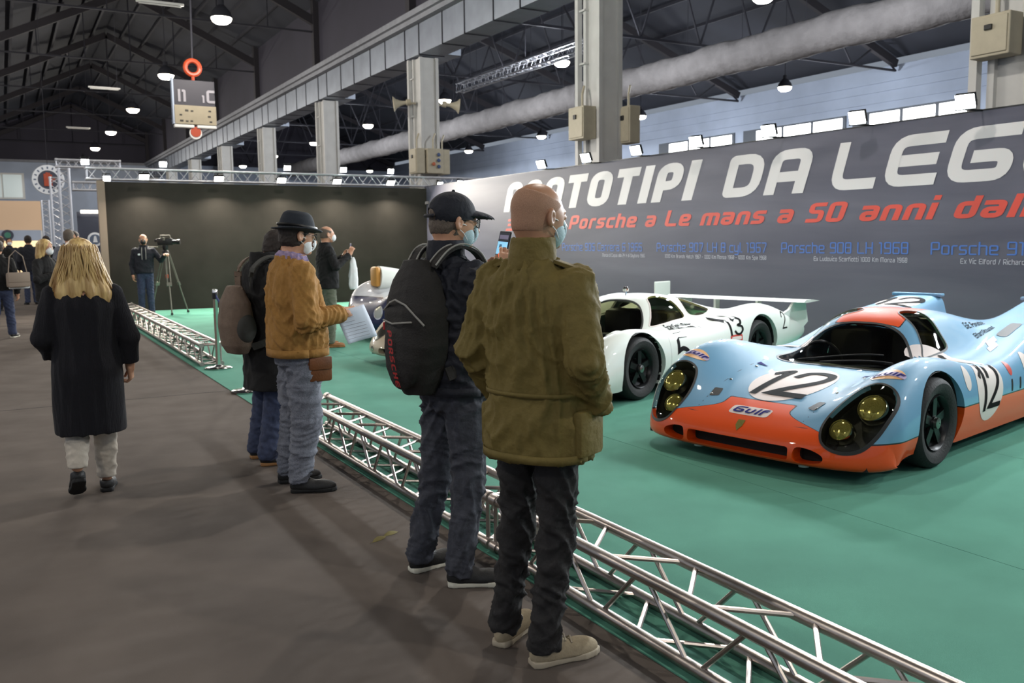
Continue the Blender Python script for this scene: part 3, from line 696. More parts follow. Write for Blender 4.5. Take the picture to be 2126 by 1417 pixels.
def fan2d(poly, rings=6):
    rings = rings * 2; poly = [tuple(np.array(poly[i]) * (1 - f) + np.array(poly[(i + 1) % len(poly)]) * f) for i in range(len(poly)) for f in ((0, .5) if len(poly) < 64 else (0,))]
    """fill a star-shaped outline with rings of quads about its middle"""
    P_ = np.array(poly, float); c = P_.mean(0); n = len(P_); V = [tuple(c)]; Fc = []
    for r in range(1, rings + 1): V += [tuple(c + (p - c) * r / rings) for p in P_]
    for i in range(n):
        j = (i + 1) % n; Fc.append((0, 1 + i, 1 + j))
        for r in range(rings - 1): Fc.append((1 + r * n + i, 1 + (r + 1) * n + i, 1 + (r + 1) * n + j, 1 + r * n + j))
    return V, Fc
def ell(rx, ry, n=40, sup=2.0):
    out = []
    for i in range(n):
        a = 2 * math.pi * i / n; c, s_ = math.cos(a), math.sin(a); out.append((rx * math.copysign(abs(c) ** (2 / sup), c), ry * math.copysign(abs(s_) ** (2 / sup), s_)))
    return out
def rim2d(poly, w_): return stroke2d(poly, w_, closed=True)
def surf_decal(body, name, shape, org, ax, ay, d, m, parent, off=.002):
    V, Fc = body.project(shape[0], shape[1], org, ax, ay, d, off)
    if not Fc: return None
    return mesh_obj(name, V, Fc, MATS[m], parent, True)

mat('paint_blue_plain', '#6593b0', .5, coat=.7, spec=.2); mat('tyre', '#161616', .75, bump=.3, bscale=60); mat('rim_black', '#1a1b1c', .35, metal=.6); mat('hub_metal', '#8d8d88', .3, metal=1)
mat('car_under', '#0c0c0c', .8); mat('cockpit', '#15130f', .7); mat('seat_black', '#0e0e0e', .6); mat('rubber', '#0a0a0a', .6)
mat('decal_white', '#cfc3bd', .6, coat=.12, spec=.2); mat('decal_black', '#0b0b0c', .8, spec=.1); mat('decal_blue', '#2a2a6a', .8, spec=.1); mat('decal_peach', '#d9a66f', .4, coat=.3); mat('decal_lilac', '#a99ab8', .4); mat('decal_red', '#b8453c', .4); mat('decal_green', '#2d7a52', .4)
mat('lamp_amber', '#b0a560', .12, metal=.6, noise=.2, nscale=120); mat('lamp_ring', '#b9b8a8', .2, metal=1); mat('lamp_bucket', '#16160f', .35)
glass_mat('dark_glass', (.50, .52, .50), .74); glass_mat('lamp_glass', (.86, .86, .74), .86); glass_mat('yellow_glass', (.80, .78, .45), .75); glass_mat('clear_glass', (.75, .78, .70), .6)
def paint_mat(name, base, second=None, rough=.5, noise=.05):
    """car paint; the attribute 'paint' (signed metres) splits it in two colours with a dark pinstripe, 'gap' draws panel joints"""
    m = bpy.data.materials.new(name); m.use_nodes = True; MATS[name] = m; nt = m.node_tree; b = nt.nodes['Principled BSDF']
    b.inputs['Roughness'].default_value = rough; b.inputs['Coat Weight'].default_value = .7; b.inputs['Coat Roughness'].default_value = .025; b.inputs['Specular IOR Level'].default_value = .2
    def attr(n_): a = nt.nodes.new('ShaderNodeAttribute'); a.attribute_name = n_; return a.outputs['Fac']
    def math_(op, a, v):
        q = nt.nodes.new('ShaderNodeMath'); q.operation = op; nt.links.new(a, q.inputs[0]); q.inputs[1].default_value = v; return q.outputs[0]
    def mix(f, c1, c2):
        q = nt.nodes.new('ShaderNodeMix'); q.data_type = 'RGBA'; nt.links.new(f, q.inputs['Factor'])
        for key, c in (('A', c1), ('B', c2)):
            sock = [i for i in q.inputs if i.name == key and i.type == 'RGBA'][0]
            if isinstance(c, tuple): sock.default_value = (*c, 1)
            else: nt.links.new(c, sock)
        return [o_ for o_ in q.outputs if o_.type == 'RGBA'][0]
    col = srgb(base)
    if second:
        p = attr('paint'); col = mix(math_('LESS_THAN', p, 0.0), col, srgb(second))
        ab = nt.nodes.new('ShaderNodeMath'); ab.operation = 'ABSOLUTE'; nt.links.new(p, ab.inputs[0]); col = mix(math_('LESS_THAN', ab.outputs[0], .0045), col, (.01, .01, .012))
    g = attr('gap'); col = mix(math_('LESS_THAN', g, .0028), col, (.03, .03, .035))
    nt.links.new(col, b.inputs['Base Color']); return m
def wheel(parent, u, v, r, width, m_rim='rim_black', dish=.06, spokes=5):
    """v>0 is the car's left wheel (drawn at -Y); outer face at |v|"""
    s_ = -1 if v > 0 else 1; c = (u, s_ * abs(v), r); ax = (0, s_, 0); w_ = width; sh = .62
    ty = MB().lathe([(r * sh, -w_), (r * .80, -w_), (r * .95, -w_ * .97), (r * .995, -w_ * .86), (r, -w_ * .5), (r * .995, -w_ * .14), (r * .955, -.012), (r * .88, .004), (r * .78, .0), (r * .68, -.012), (r * sh, -.03)], c, ax, 40, cap=False).build('tyre', 'tyre', parent, True)
    rm = MB().lathe([(r * sh + .004, -w_ + .02), (r * sh, -.03), (r * sh * .98, -.012), (r * sh * .93, -.02), (r * sh * .86, -dish), (r * sh * .5, -dish - .03), (r * .16, -dish * .7), (r * .15, -dish * .4), (.01, -dish * .4)], c, ax, 36, cap=False).build('rim', m_rim, ty, True)
    b = MB()
    for k in range(spokes):
        a = 2 * math.pi * k / spokes + .3; dv = Vector((math.cos(a), 0, math.sin(a))); cc = Vector(c) + Vector(ax) * (-dish * .75)
        b.bar(cc + dv * r * .14, cc + dv * r * sh * .9, .055, .02, ax)
    b.build('spoke', m_rim, ty)
    MB().lathe([(r * .125, -dish * .4), (r * .12, -dish * .1), (r * .06, -dish * .02), (.005, 0)], c, ax, 14, cap=False).build('hub_nut', 'hub_metal', ty, True)
    return ty
def wheel_well(t, u, y, dy, z, r, depth):
    an = np.linspace(-.5, math.pi + .5, 18); V = [(u + r * math.cos(a), y + k * dy * depth, z + r * math.sin(a)) for a in an for k in (0, 1)]
    Fc = [(2 * i, 2 * i + 2, 2 * i + 3, 2 * i + 1) for i in range(17)] + [tuple(2 * i + 1 for i in range(18))]; return mesh_obj('wheel_well', V, Fc, MATS['car_under'], t)
def arch_poly(u, z, r, flat=-.2, n=36): return [(u + r * math.cos(a), z + r * math.sin(a)) for a in np.linspace(0, 2 * math.pi, n)[:-1]]
def gulf(body, parent, org, ax, ay, d, w_):
    """peach oval badge with blue italic script on a pale band"""
    o = surf_decal(body, 'oval_badge', fan2d(ell(w_ / 2, w_ * .27), 10), org, ax, ay, d, 'decal_peach', parent, .0025)
    if o is None: return
    surf_decal(body, 'badge_band', fan2d(ell(w_ / 2, w_ * .115, sup=5), 10), org, ax, ay, d, 'decal_lilac', o, .0045)
    gulf_text(body, o, org, ax, ay, d, w_ * .86, w_ * .19)
def gulf_text(body, parent, org, ax, ay, d, W, h):
    V, Fc, w0 = text2d('Gulf', 1.0, t=.2, gap=.16, shear=.2, rad=.25, wscale=1.25, maxseg=.25)
    V = [((x - w0 / 2) * W / w0, (y - .5) * h, l_) for x, y, l_ in V]
    surf_decal(body, 'badge_script', (V, Fc), org, ax, ay, d, 'decal_blue', parent, .0065)
NUM = {'1': ([(0.02, .78), (.20, .98), (.20, 0)], False, .34), '2': ([(.05, .74), (.12, .93), (.32, 1.0), (.55, .92), (.60, .72), (.50, .50), (.22, .22), (.04, .03), (.62, .03)], False, .66),
       '5': ([(.56, .97), (.14, .97), (.08, .56), (.3, .62), (.54, .52), (.60, .30), (.48, .07), (.25, .0), (.04, .10)], False, .64), '3': ([(.06, .86), (.28, 1.0), (.52, .88), (.50, .64), (.28, .54), (.56, .44), (.60, .2), (.40, .0), (.16, .0), (.02, .16)], False, .62)}
def number2d(s, h, t=.13, shear=.12, gap=.10):
    V, Fc, x = [], [], 0
    for ch in s:
        pts, _, w_ = NUM[ch]
        q = [np.array(p) + (x, 0) for p in pts]
        q = round_poly(q, .09, False) if ch in '1' else ([p for p in smooth_curve(q[:-2], 6)] + [np.array(q[-2]), np.array(q[-1])] if ch == '2' else ([q[0], q[1], q[2]] + smooth_curve(q[2:], 6)[1:] if ch == '5' else smooth_curve(q, 6)))
        v, f = stroke2d(q, t, False, True, maxseg=.12); n = len(V); V += v; Fc += [tuple(i + n for i in ff) for ff in f]; x += w_ + gap
    W = x - gap
    return [((a + b * shear - W / 2) * h, (b - .5) * h) for a, b in V], Fc
# ---------------------------------------------------------------- blue and orange coupe with upswept tail
paint_mat('paint_blue_orange', '#6593b0', '#d4490c')
def build_car_a():
    t = thing('race_car', 'pale blue and orange racing coupe, number 12 on its nose, nearest car', 'race car', (4.24, 4.408, 0.0065), math.radians(11.7))
    K = 11
    vv = [0, .18, .34, .46, .58, .70, .82, .92, .975, .972, .925]
    def sec(zs, vs_=None): return [(v, z) for v, z in zip(vs_ or vv, zs)]
    def nose(u0, zs, vs_, sweep=1.0): return ([u0 + sweep * x for x in (0, 0, .006, .016, .034, .062, .108, .175, .26, .33, .37)], list(zip(vs_, zs)))
    vn = [0, .2, .38, .50, .61, .71, .80, .88, .935, .955, .945]
    st = [nose(.10, [.082] * 8 + [.088, .095, .10], [x * .97 for x in vn], .8), nose(.012, [.09] * 8 + [.098, .104, .104], vn), nose(-.02, [.13] * 7 + [.132, .14, .13, .108], vn), nose(-.015, [.195] * 6 + [.196, .198, .19, .158, .112], vn),
          nose(.02, [.265, .265, .265, .266, .27, .272, .27, .262, .235, .185, .114], vn, .9), nose(.11, [.335, .335, .336, .34, .352, .362, .362, .34, .285, .208, .116], vn, .6),
          nose(.27, [.395, .395, .398, .412, .45, .482, .492, .46, .35, .22, .118], vv[:10] + [.95], .3),
          (.48, sec([.456, .456, .460, .482, .545, .605, .625, .575, .40, .255, .14])),
          (.72, sec([.508, .508, .511, .538, .605, .685, .712, .65, .44, .28, .145])), (.97, sec([.54, .54, .542, .565, .625, .705, .735, .67, .46, .30, .14])),
          (1.20, sec([.558, .558, .558, .572, .615, .68, .71, .655, .46, .30, .12])), (1.42, sec([.645, .637, .61, .58, .595, .64, .665, .625, .46, .30, .12])),
          (1.62, sec([.775, .768, .73, .645, .60, .61, .63, .60, .46, .30, .12])), (1.80, sec([.885, .88, .845, .745, .62, .595, .605, .58, .46, .3, .12])),
          (2.0, sec([.95, .945, .915, .81, .65, .595, .60, .58, .46, .3, .12])), (2.25, sec([.96, .955, .93, .84, .68, .62, .625, .605, .48, .3, .12])),
          (2.55, sec([.925, .92, .90, .83, .73, .69, .70, .67, .51, .31, .12])), (2.9, sec([.845, .845, .835, .82, .795, .785, .785, .745, .55, .33, .14])),
          (3.25, sec([.79, .79, .80, .835, .855, .855, .85, .80, .58, .36, .20], [0, .18, .34, .42, .56, .70, .82, .92, .98, .975, .93])),
          (3.60, sec([.75, .75, .765, .875, .90, .90, .885, .83, .60, .40, .26], [0, .18, .33, .385, .54, .70, .82, .92, .98, .97, .93])),
          (3.92, sec([.725, .725, .735, .925, .945, .945, .93, .86, .62, .45, .32], [0, .18, .325, .365, .53, .70, .81, .90, .96, .95, .91])),
          (4.03, sec([.72, .72, .73, .94, .955, .955, .94, .865, .62, .45, .34], [0, .18, .325, .36, .53, .70, .81, .89, .94, .93, .90]))]
    B = Body(car_grid(st, 9, 8))
    uf, ur = .93, 3.20
    out = lambda c: np.abs(c[:, 1]) > .62
    # openings
    half = [(1.215, 0), (1.222, .30), (1.255, .465), (1.36, .525), (1.50, .495), (1.61, .43), (1.70, .325), (1.75, .16), (1.757, 0)]
    ws = smooth_curve(half + [(a, -b) for a, b in half[-2:0:-1]], 4, True)
    sw = smooth_curve([(1.655, .515), (1.74, .455), (1.82, .37), (1.90, .24), (1.97, .16), (2.05, .17), (2.09, .25), (2.06, .36), (2.02, .46), (1.98, .545), (1.82, .55)], 4, True)
    hl = smooth_curve([(.60, .195), (.565, .29), (.565, .42), (.60, .565), (.66, .685), (.75, .73), (.85, .71), (.91, .655), (.925, .55), (.895, .39), (.84, .255), (.76, .185), (.67, .165)], 4, True)
    HR = lambda s_: ((.6, 0, -.8), (0, 1, 0), (.8, 0, .6))
    gr = round_poly([(-.40, .118), (-.40, .205), (.40, .205), (.40, .118)], .025, True)
    gs = lambda s_: smooth_curve([(s_ * .445, .205), (s_ * .53, .21), (s_ * .61, .185), (s_ * .63, .155), (s_ * .59, .125), (s_ * .445, .118)], 4, True)
    front = lambda c: c[:, 0] < .1
    topside = lambda c: c[:, 2] > .5
    P0 = dict(ws=ws, hl=hl)
    for (uu, zz, rr) in ((uf, .31, .345), (ur, .33, .375)):
        B.cut([(a, b) for a, b in arch_poly(uu, zz, rr)], (0, 2), out, .05, lambda p: (0, -np.sign(p[1]), 0))
    B.cut(ws, (0, 1), topside, .02); 
    for s_ in (-1, 1):
        B.cut([(a, b * s_) for a, b in sw], (0, 1), topside, .02)
        B.cut_rot(HR(s_), [(a * s_, b) for a, b in hl], lambda c: (c[:, 2] > .12) & (c[:, 0] < .75), .03)
        B.cut(gs(s_), (1, 2), front, .10, lambda p: (1, 0, 0))
    B.cut(gr, (1, 2), front, .10, lambda p: (1, 0, 0))
    def paint(u, v, z):
        a = np.abs(v)
        wt = .265 + .80 * np.clip(1 - (u + .015) / .26, 0, 1) ** 2.0          # orange tongue opening to the full nose width
        tongue = np.maximum(a - wt, u - .325)
        side = np.where(u < 1.0, z - (.262 + .02 * u), z - (.372 + .0 * u))
        side = np.maximum(side, .60 - a)
        low = z - (.215 + .2 * np.clip(u, 0, .25))
        low = np.where(u < .30, np.maximum(low, u - .35), 9)
        roof = np.maximum(np.maximum(a - (.27 - .06 * np.clip(u - 1.8, 0, 1.2)), np.abs(u - 2.20) - .44), .70 - z)
        deck = np.maximum(np.maximum(a - .30, 2.9 - u), z - .84)
        return np.minimum(np.minimum(np.minimum(tongue, side), np.minimum(low, roof)), deck)
    def gap(u, v, z):
        a = np.abs(v); hood = np.where((u > .12) & (u < 1.2) & (z > .3), np.abs(a - (.50 - .08 * (1.2 - u))), 9)
        nosel = np.where((a < .5) & (u < .3), np.abs(u - .095), 9)
        door = np.where((a > .6) & (z > .3) & (z < .62), np.minimum(np.abs(u - 1.38), np.abs(u - 2.28)), 9)
        return np.minimum(np.minimum(hood, nosel), door)
    body = B.build('body_shell', MATS['paint_blue_orange'], t, dict(paint=paint, gap=gap))
    # inside, underside, wheels
    MB().box(.14, 3.9, -.86, .86, .095, .13).build('floor_pan', 'car_under', t)
    MB().box(.12, .20, -.66, .66, .10, .24).box(.2, .6, -.60, .60, .10, .24).build('radiator_duct', 'car_under', t)
    MB().box(1.3, 1.36, -.55, .55, .15, .50).box(2.35, 2.40, -.44, .44, .15, .76).box(1.3, 2.4, -.60, -.56, .15, .52).box(1.3, 2.4, .56, .60, .15, .52).build('cockpit_tub', 'cockpit', t)
    MB().bbox(1.32, 1.48, -.50, .50, .46, .55, .03).build('dashboard', 'cockpit', t)
    for y in (.27, -.27):
        MB().bbox(2.02, 2.32, y - .2, y + .2, .16, .78, .06).bbox(1.65, 2.15, y - .2, y + .2, .16, .30, .05).build('seat', 'seat_black', t, True)
    MB().tube([(1.60 - .05 * math.sin(a), .27 + .16 * math.cos(a), .56 + .15 * math.sin(a)) for a in np.linspace(0, 2 * math.pi, 21)[:-1]], .013, 6, closed=True).build('steering_wheel', 'seat_black', t, True)
    MB().tube([(2.3, -.42, .2), (2.28, -.40, .7), (2.22, -.2, .87), (2.22, .2, .87), (2.28, .40, .7), (2.3, .42, .2)], .02, 8).build('roll_bar', 'hub_metal', t, True)
    for (uu, rr) in ((uf, .34), (ur, .37)):
        for s_ in (-1, 1): wheel_well(t, uu, s_ * .93, -s_, .31, rr, .25)
    for v in (1, -1): wheel(t, uf, v * .955, .305, .26); wheel(t, ur, v * .965, .315, .34)
    MB().box(3.9, 4.0, -.85, .85, .35, .72).build('tail_panel', 'car_under', t)
    # fin edge lips at the tail
    for s_ in (-1, 1): MB().bbox(3.97, 4.06, min(s_ * .36, s_ * .86), max(s_ * .36, s_ * .86), .94, .972, .01).build('tail_lip', 'paint_blue_plain', t)
    # glazing
    Z1, D1 = (0, 0, 1), (0, 0, -1)
    def top_patch(name, poly, m, parent=t, rings=7, off=.001): return surf_decal(B, name, fan2d(poly, rings), (0, 0, 1.2), (1, 0, 0), (0, 1, 0), D1, m, parent, off)
    def top_rim(name, poly, w_, m, parent=t, off=.003): return surf_decal(B, name, rim2d(poly, w_), (0, 0, 1.2), (1, 0, 0), (0, 1, 0), D1, m, parent, off)
    scr = top_patch('windscreen', ws, 'dark_glass'); top_rim('screen_seal', ws, .022, 'rubber', scr)
    wp = MB()
    for (a, b) in (((1.27, .30), (1.46, -.30)), ((1.25, .10), (1.40, -.40))):
        pts = []
        for q in np.linspace(0, 1, 8):
            p, n = B.hit((a[0] + (b[0] - a[0]) * q, a[1] + (b[1] - a[1]) * q, 1.6), D1); pts.append(p + n * .014)
        wp.tube(pts, .006, 5)
    wp.build('wiper', 'rubber', scr)
    for s_ in (-1, 1):
        swp = [(a, b * s_) for a, b in sw]
        g_ = top_patch('side_window', swp, 'yellow_glass', t, 5); top_rim('window_seal', swp, .012, 'rubber', g_)
        hp = [(a * s_, b) for a, b in hl]; DH = Vector((.6, 0, -.8)); AX, AY = (0, 1, 0), (.8, 0, .6)
        P3 = []
        for a, b in hp:
            p, n = B.hit(Vector(AX) * a + Vector(AY) * b - DH * 1.5, DH)
            if p is not None: P3.append((p, n if n.dot(DH) < 0 else -n))
        nb = len(P3); cen = sum((p for p, n in P3), Vector()) / nb
        V = [p - n * .004 for p, n in P3] + [cen + (p - cen) * .92 + DH * .07 for p, n in P3] + [cen + DH * .10]
        bk = MB().add(V, [(i, (i + 1) % nb, nb + (i + 1) % nb, nb + i) for i in range(nb)] + [(nb + i, nb + (i + 1) % nb, 2 * nb) for i in range(nb)])
        cov = surf_decal(B, 'headlight_cover', fan2d(hp, 7), (0, 0, 0), AX, AY, DH, 'lamp_glass', t, .002)
        surf_decal(B, 'cover_seal', rim2d(hp, .016), (0, 0, 0), AX, AY, DH, 'rubber', cov, .004)
        bk.build('headlight_bucket', 'lamp_bucket', t, True)
        for (a, b, r_) in ((.785, .545, .098), (.665, .335, .078)):
            p, n = B.hit(Vector(AX) * a * s_ + Vector(AY) * b - DH * 1.5, DH); c = p + DH * .045; ax = (Vector((-1, 0, .55)) + n * .5).normalized()
            lm = MB().lathe([(r_, -.05), (r_, .0), (r_ * .93, .012), (r_ * .88, .004)], c, ax, 28, cap=False).build('headlight', 'lamp_ring', t, True)
            MB().lathe([(r_ * .9, .0), (r_ * .7, .016), (r_ * .4, .024), (.002, .027)], c, ax, 28, cap=False).build('lens', 'lamp_amber', lm, True)
    # nose openings backing
    MB().box(.10, .12, -.44, .44, .10, .23).build('grille_back', 'car_under', t)
    # brake duct slots beside the headlights
    for s_ in (-1, 1):
        sl = [(.30, .355 * s_), (.40, .385 * s_), (.38, .445 * s_), (.27, .42 * s_)]
        top_patch('brake_duct', round_poly(sl, .015, True), 'rubber', t, 3, .003)
    # roundels, numbers, badges
    def hood(x, y): return (x, y, 1.2)
    ax_, ay_ = (0, -1, 0), (1, 0, 0)       # reading from the nose: right is the car's left (-Y), up is rearwards
    rd = surf_decal(B, 'number_roundel', fan2d(ell(.285, .385), 7), (.715, .0, 1.2), ax_, ay_, D1, 'decal_white', t, .002)
    V, Fc = number2d('12', .52, .14, .03, .08); surf_decal(B, 'number', ([(x * .80, y) for x, y in V], Fc), (.70, 0, 1.2), ax_, ay_, D1, 'decal_black', rd, .006)
    lb_ = surf_decal(B, 'name_plate', fan2d(ell(.155, .05, sup=6), 5), (.17, 0, 1.2), ax_, ay_, D1, 'decal_white', t, .002); gulf_text(B, lb_, (.17, 0, 1.2), ax_, ay_, D1, .26, .07)
    cr = surf_decal(B, 'crest', fan2d([(-.028, .03), (.028, .03), (.026, -.01), (0, -.036), (-.026, -.01)], 3), (.045, 0, 1.2), ax_, ay_, D1, 'lamp_amber', t, .003)
    for s_ in (-1, 1): gulf(B, t, (.57, s_ * .765, 1.2), ax_, ay_, D1, .23)
    for s_ in (-1, 1):
        rr = surf_decal(B, 'number_roundel', fan2d(ell(.225, .255), 7), (1.72, s_ * 1.6, .47), (-s_, 0, 0), (0, 0, 1), (0, -s_, 0), 'decal_white', t, .002)
        V, Fc = number2d('12', .31, .12, .05, .06); surf_decal(B, 'number', (V, Fc), (1.72, s_ * 1.6, .47), (-s_, 0, 0), (0, 0, 1), (0, -s_, 0), 'decal_black', rr, .006)
        for (uu, zz, rx, rz, mm) in ((1.36, .56, .05, .085, 'decal_white'), (2.12, .55, .035, .05, 'decal_red'), (2.42, .56, .055, .085, 'decal_white')):
            surf_decal(B, 'sticker', fan2d(ell(rx, rz), 4), (uu, s_ * 1.6, zz), (1, 0, 0), (0, 0, 1), (0, -s_, 0), mm, t, .002)
        for uu in (2.12, 2.28): surf_decal(B, 'vent_slot', fan2d(ell(.014, .045, sup=5), 3), (uu, s_ * 1.6, .43), (1, 0, 0), (0, 0, 1), (0, -s_, 0), 'rubber', t, .002)
        surf_decal(B, 'air_inlet', fan2d(ell(.17, .045, sup=6), 4), (2.84, s_ * .68, 1.4), (1, 0, 0), (0, 1, 0), D1, 'rubber', t, .003)
        lt, lf, lw = text2d('G.E. Porsche', .05, t=.16, gap=.14, rad=.1, maxseg=.3)
        surf_decal(B, 'owner_name', (lt, lf), (2.46, s_ * .50, 1.4), (-s_, 0, 0), (0, -s_, 0), D1, 'decal_black', t, .003)
        lt, lf, lw = text2d('Elford Attwood', .04, t=.16, gap=.14, rad=.1, maxseg=.3)
        surf_decal(B, 'driver_name', (lt, lf), (2.46, s_ * .58, 1.4), (-s_, 0, 0), (0, -s_, 0), D1, 'decal_black', t, .003)
        fl = surf_decal(B, 'flag_sticker', fan2d([(-.04, .03), (-.04, -.03), (.05, 0)], 3), (.98, s_ * .43, 1.2), ax_, ay_, D1, 'decal_blue', t, .003)
    for s_ in (-1, 1):
        for k in (0, 1): surf_decal(B, 'white_sticker', fan2d([(-.10 + .10 * k, -.035 + .05 * k), (.06 + .10 * k, -.035 + .05 * k), (.12 + .10 * k, .015 + .05 * k), (-.04 + .10 * k, .015 + .05 * k)], 3), (2.42, s_ * .70, 1.4), (1, 0, 0), (0, -s_, 0), D1, 'decal_white', t, .003)
    rd2 = surf_decal(B, 'tail_roundel', fan2d(ell(.20, .26), 6), (3.62, .62, 1.4), (0, -1, 0), (1, 0, 0), D1, 'decal_white', t, .002)
    V, Fc = number2d('12', .36, .13, .05, .06); surf_decal(B, 'number', (V, Fc), (3.62, .62, 1.4), (0, -1, 0), (1, 0, 0), D1, 'decal_black', rd2, .006)
    for a in (.3, .55, .9):
        for s_ in (-1, 1):
            p, n = B.hit((a, s_ * (.41 + .03 * a), 1.6), D1); MB().lathe([(.011, -.004), (.011, .003), (.006, .006)], p, n, 10).build('hood_pin', 'hub_metal', t)
    for s_ in (-1, 1): MB().lathe([(.035, 0), (.035, .05), (.02, .06)], (.16, s_ * .42, .05), (0, 0, 1), 12).build('jack_point', 'white_paint', t)
    return t, B
car_a, B917 = build_car_a()
# ---------------------------------------------------------------- white long-tail coupes and the silver open racer
mat('paint_fin', '#d6dad2', .5, coat=.6, spec=.2)
paint_mat('paint_white_blue', '#d3d8d0', '#20266e'); paint_mat('paint_cream', '#b3a48c', '#d0d2cc'); paint_mat('paint_silver_blue', '#c9ccd0', '#141c48')
def long_tail(loc, ang, label, pm, kind):
    t = thing('race_car', label, 'race car', (loc[0], loc[1], .0065), math.radians(ang))
    vv = [0, .16, .32, .44, .55, .66, .77, .86, .905, .905, .85]
    def sec(zs, k=1.0): return [(v * k, z) for v, z in zip(vv, zs)]
    def nose(u0, zs, k, sw=1.0): return ([u0 + sw * x for x in (0, .004, .012, .025, .045, .075, .12, .18, .26, .29, .30)], [(v * k, z) for v, z in zip(vv, zs)])
    st = [nose(.12, [.10] * 11, .93, .8), nose(.02, [.115] * 11, .95), nose(-.01, [.16] * 8 + [.155, .14, .115], .96), nose(.0, [.22] * 7 + [.215, .20, .155, .12], .97),
          nose(.06, [.285] * 5 + [.285, .28, .265, .23, .17, .12], .98, .85), nose(.16, [.345, .345, .347, .352, .362, .37, .365, .335, .27, .19, .12], 1, .6), nose(.30, [.395, .395, .40, .415, .445, .475, .475, .435, .33, .22, .12], 1, .3),
          (.50, sec([.435, .435, .44, .465, .53, .585, .59, .54, .38, .25, .12])), (.74, sec([.465, .465, .47, .51, .585, .65, .665, .605, .42, .27, .12])), (.98, sec([.49, .49, .495, .535, .605, .665, .68, .62, .44, .28, .12])),
          (1.20, sec([.525, .52, .52, .55, .60, .645, .655, .605, .44, .28, .12])), (1.40, sec([.66, .655, .62, .58, .59, .615, .62, .58, .44, .28, .12])), (1.58, sec([.80, .79, .75, .67, .61, .60, .60, .57, .44, .28, .12])),
          (1.76, sec([.895, .89, .855, .755, .64, .595, .595, .565, .44, .28, .12])), (1.98, sec([.94, .935, .905, .805, .665, .595, .595, .565, .44, .28, .12])), (2.25, sec([.94, .935, .90, .80, .67, .605, .605, .575, .45, .28, .12])),
          (2.55, sec([.89, .885, .85, .77, .67, .64, .645, .61, .47, .29, .12])), (2.85, sec([.82, .815, .785, .735, .70, .705, .71, .665, .50, .30, .13])), (3.15, sec([.75, .745, .73, .725, .745, .775, .775, .72, .53, .32, .16])),
          (3.45, sec([.69, .69, .685, .70, .745, .785, .78, .72, .53, .33, .18])), (3.72, sec([.64, .64, .64, .66, .70, .735, .73, .67, .50, .33, .20], .99)), (4.03, sec([.60, .60, .60, .61, .63, .65, .645, .60, .47, .34, .24], .97)),
          (4.32, sec([.56, .56, .56, .565, .575, .58, .575, .545, .45, .35, .28], .93)), (4.46, sec([.54, .54, .54, .54, .545, .545, .54, .515, .44, .36, .30], .90))]
    B = Body(car_grid(st, 8, 7)); uf, ur = .95, 3.25
    out = lambda c: np.abs(c[:, 1]) > .58
    half = [(1.19, 0), (1.20, .28), (1.24, .44), (1.36, .50), (1.48, .47), (1.60, .41), (1.70, .30), (1.75, .15), (1.755, 0)]
    ws = smooth_curve(half + [(a, -b) for a, b in half[-2:0:-1]], 4, True)
    sw = smooth_curve([(1.60, .505), (1.70, .44), (1.80, .36), (1.90, .25), (2.05, .24), (2.16, .32), (2.22, .44), (2.20, .53), (1.95, .545), (1.75, .54)], 4, True)
    qw = smooth_curve([(2.32, .50), (2.36, .36), (2.46, .27), (2.62, .28), (2.78, .36), (2.84, .43), (2.70, .50), (2.5, .53)], 4, True)
    for (uu, zz, rr) in ((uf, .31, .345), (ur, .33, .35)): B.cut(arch_poly(uu, zz, rr), (0, 2), out, .05, lambda p: (0, -np.sign(p[1]), 0))
    top = lambda c: c[:, 2] > .5
    B.cut(ws, (0, 1), top, .02)
    for s_ in (-1, 1):
        B.cut([(a, b * s_) for a, b in sw], (0, 1), top, .02)
        if kind == 'white': B.cut([(a, b * s_) for a, b in qw], (0, 1), top, .02)
    gr = round_poly([(-.40, .15), (-.40, .215), (.40, .215), (.40, .15)], .025, True); B.cut(gr, (1, 2), lambda c: c[:, 0] < .15, .08, lambda p: (1, 0, 0))
    def paint(u, v, z):
        a = np.abs(v)
        if kind == 'white': return np.maximum(np.maximum(a - (.80 - .34 * u), .30 + .10 * u - a), np.maximum(u - .80, .05 - u))      # blue arrow over the nose
        return 1.5 - u if False else np.where(u > 1.15, -1.0, 1.15 - u)
    def gap(u, v, z):
        a = np.abs(v); door = np.where((a > .55) & (z > .25) & (z < .6), np.minimum(np.abs(u - 1.40), np.abs(u - 2.34)), 9); sill = np.where((a > .8) & (u > 1.3) & (u < 2.9), np.abs(z - .27), 9)
        return np.minimum(door, sill)
    B.build('body_shell', pm, t, dict(paint=paint, gap=gap))
    MB().box(.16, 4.3, -.76, .76, .10, .135).build('floor_pan', 'car_under', t)
    MB().box(.11, .14, -.46, .46, .13, .24).build('radiator', 'car_under', t)
    MB().box(1.3, 1.35, -.5, .5, .15, .50).box(2.35, 2.40, -.40, .40, .15, .74).box(1.3, 2.4, -.56, -.52, .15, .50).box(1.3, 2.4, .52, .56, .15, .50).build('cockpit_tub', 'cockpit', t)
    MB().bbox(1.32, 1.48, -.45, .45, .46, .56, .03).build('dashboard', 'cockpit', t)
    for y in (.25, -.25): MB().bbox(2.02, 2.30, y - .19, y + .19, .16, .76, .06).bbox(1.65, 2.15, y - .19, y + .19, .16, .30, .05).build('seat', 'seat_black', t, True)
    MB().tube([(1.56 - .05 * math.sin(a), .25 + .16 * math.cos(a), .58 + .15 * math.sin(a)) for a in np.linspace(0, 2 * math.pi, 21)[:-1]], .013, 6, closed=True).build('steering_wheel', 'seat_black', t, True)
    for (uu, rr) in ((uf, .345), (ur, .35)):
        for s_ in (-1, 1): wheel_well(t, uu, s_ * .86, -s_, .31, rr, .23)
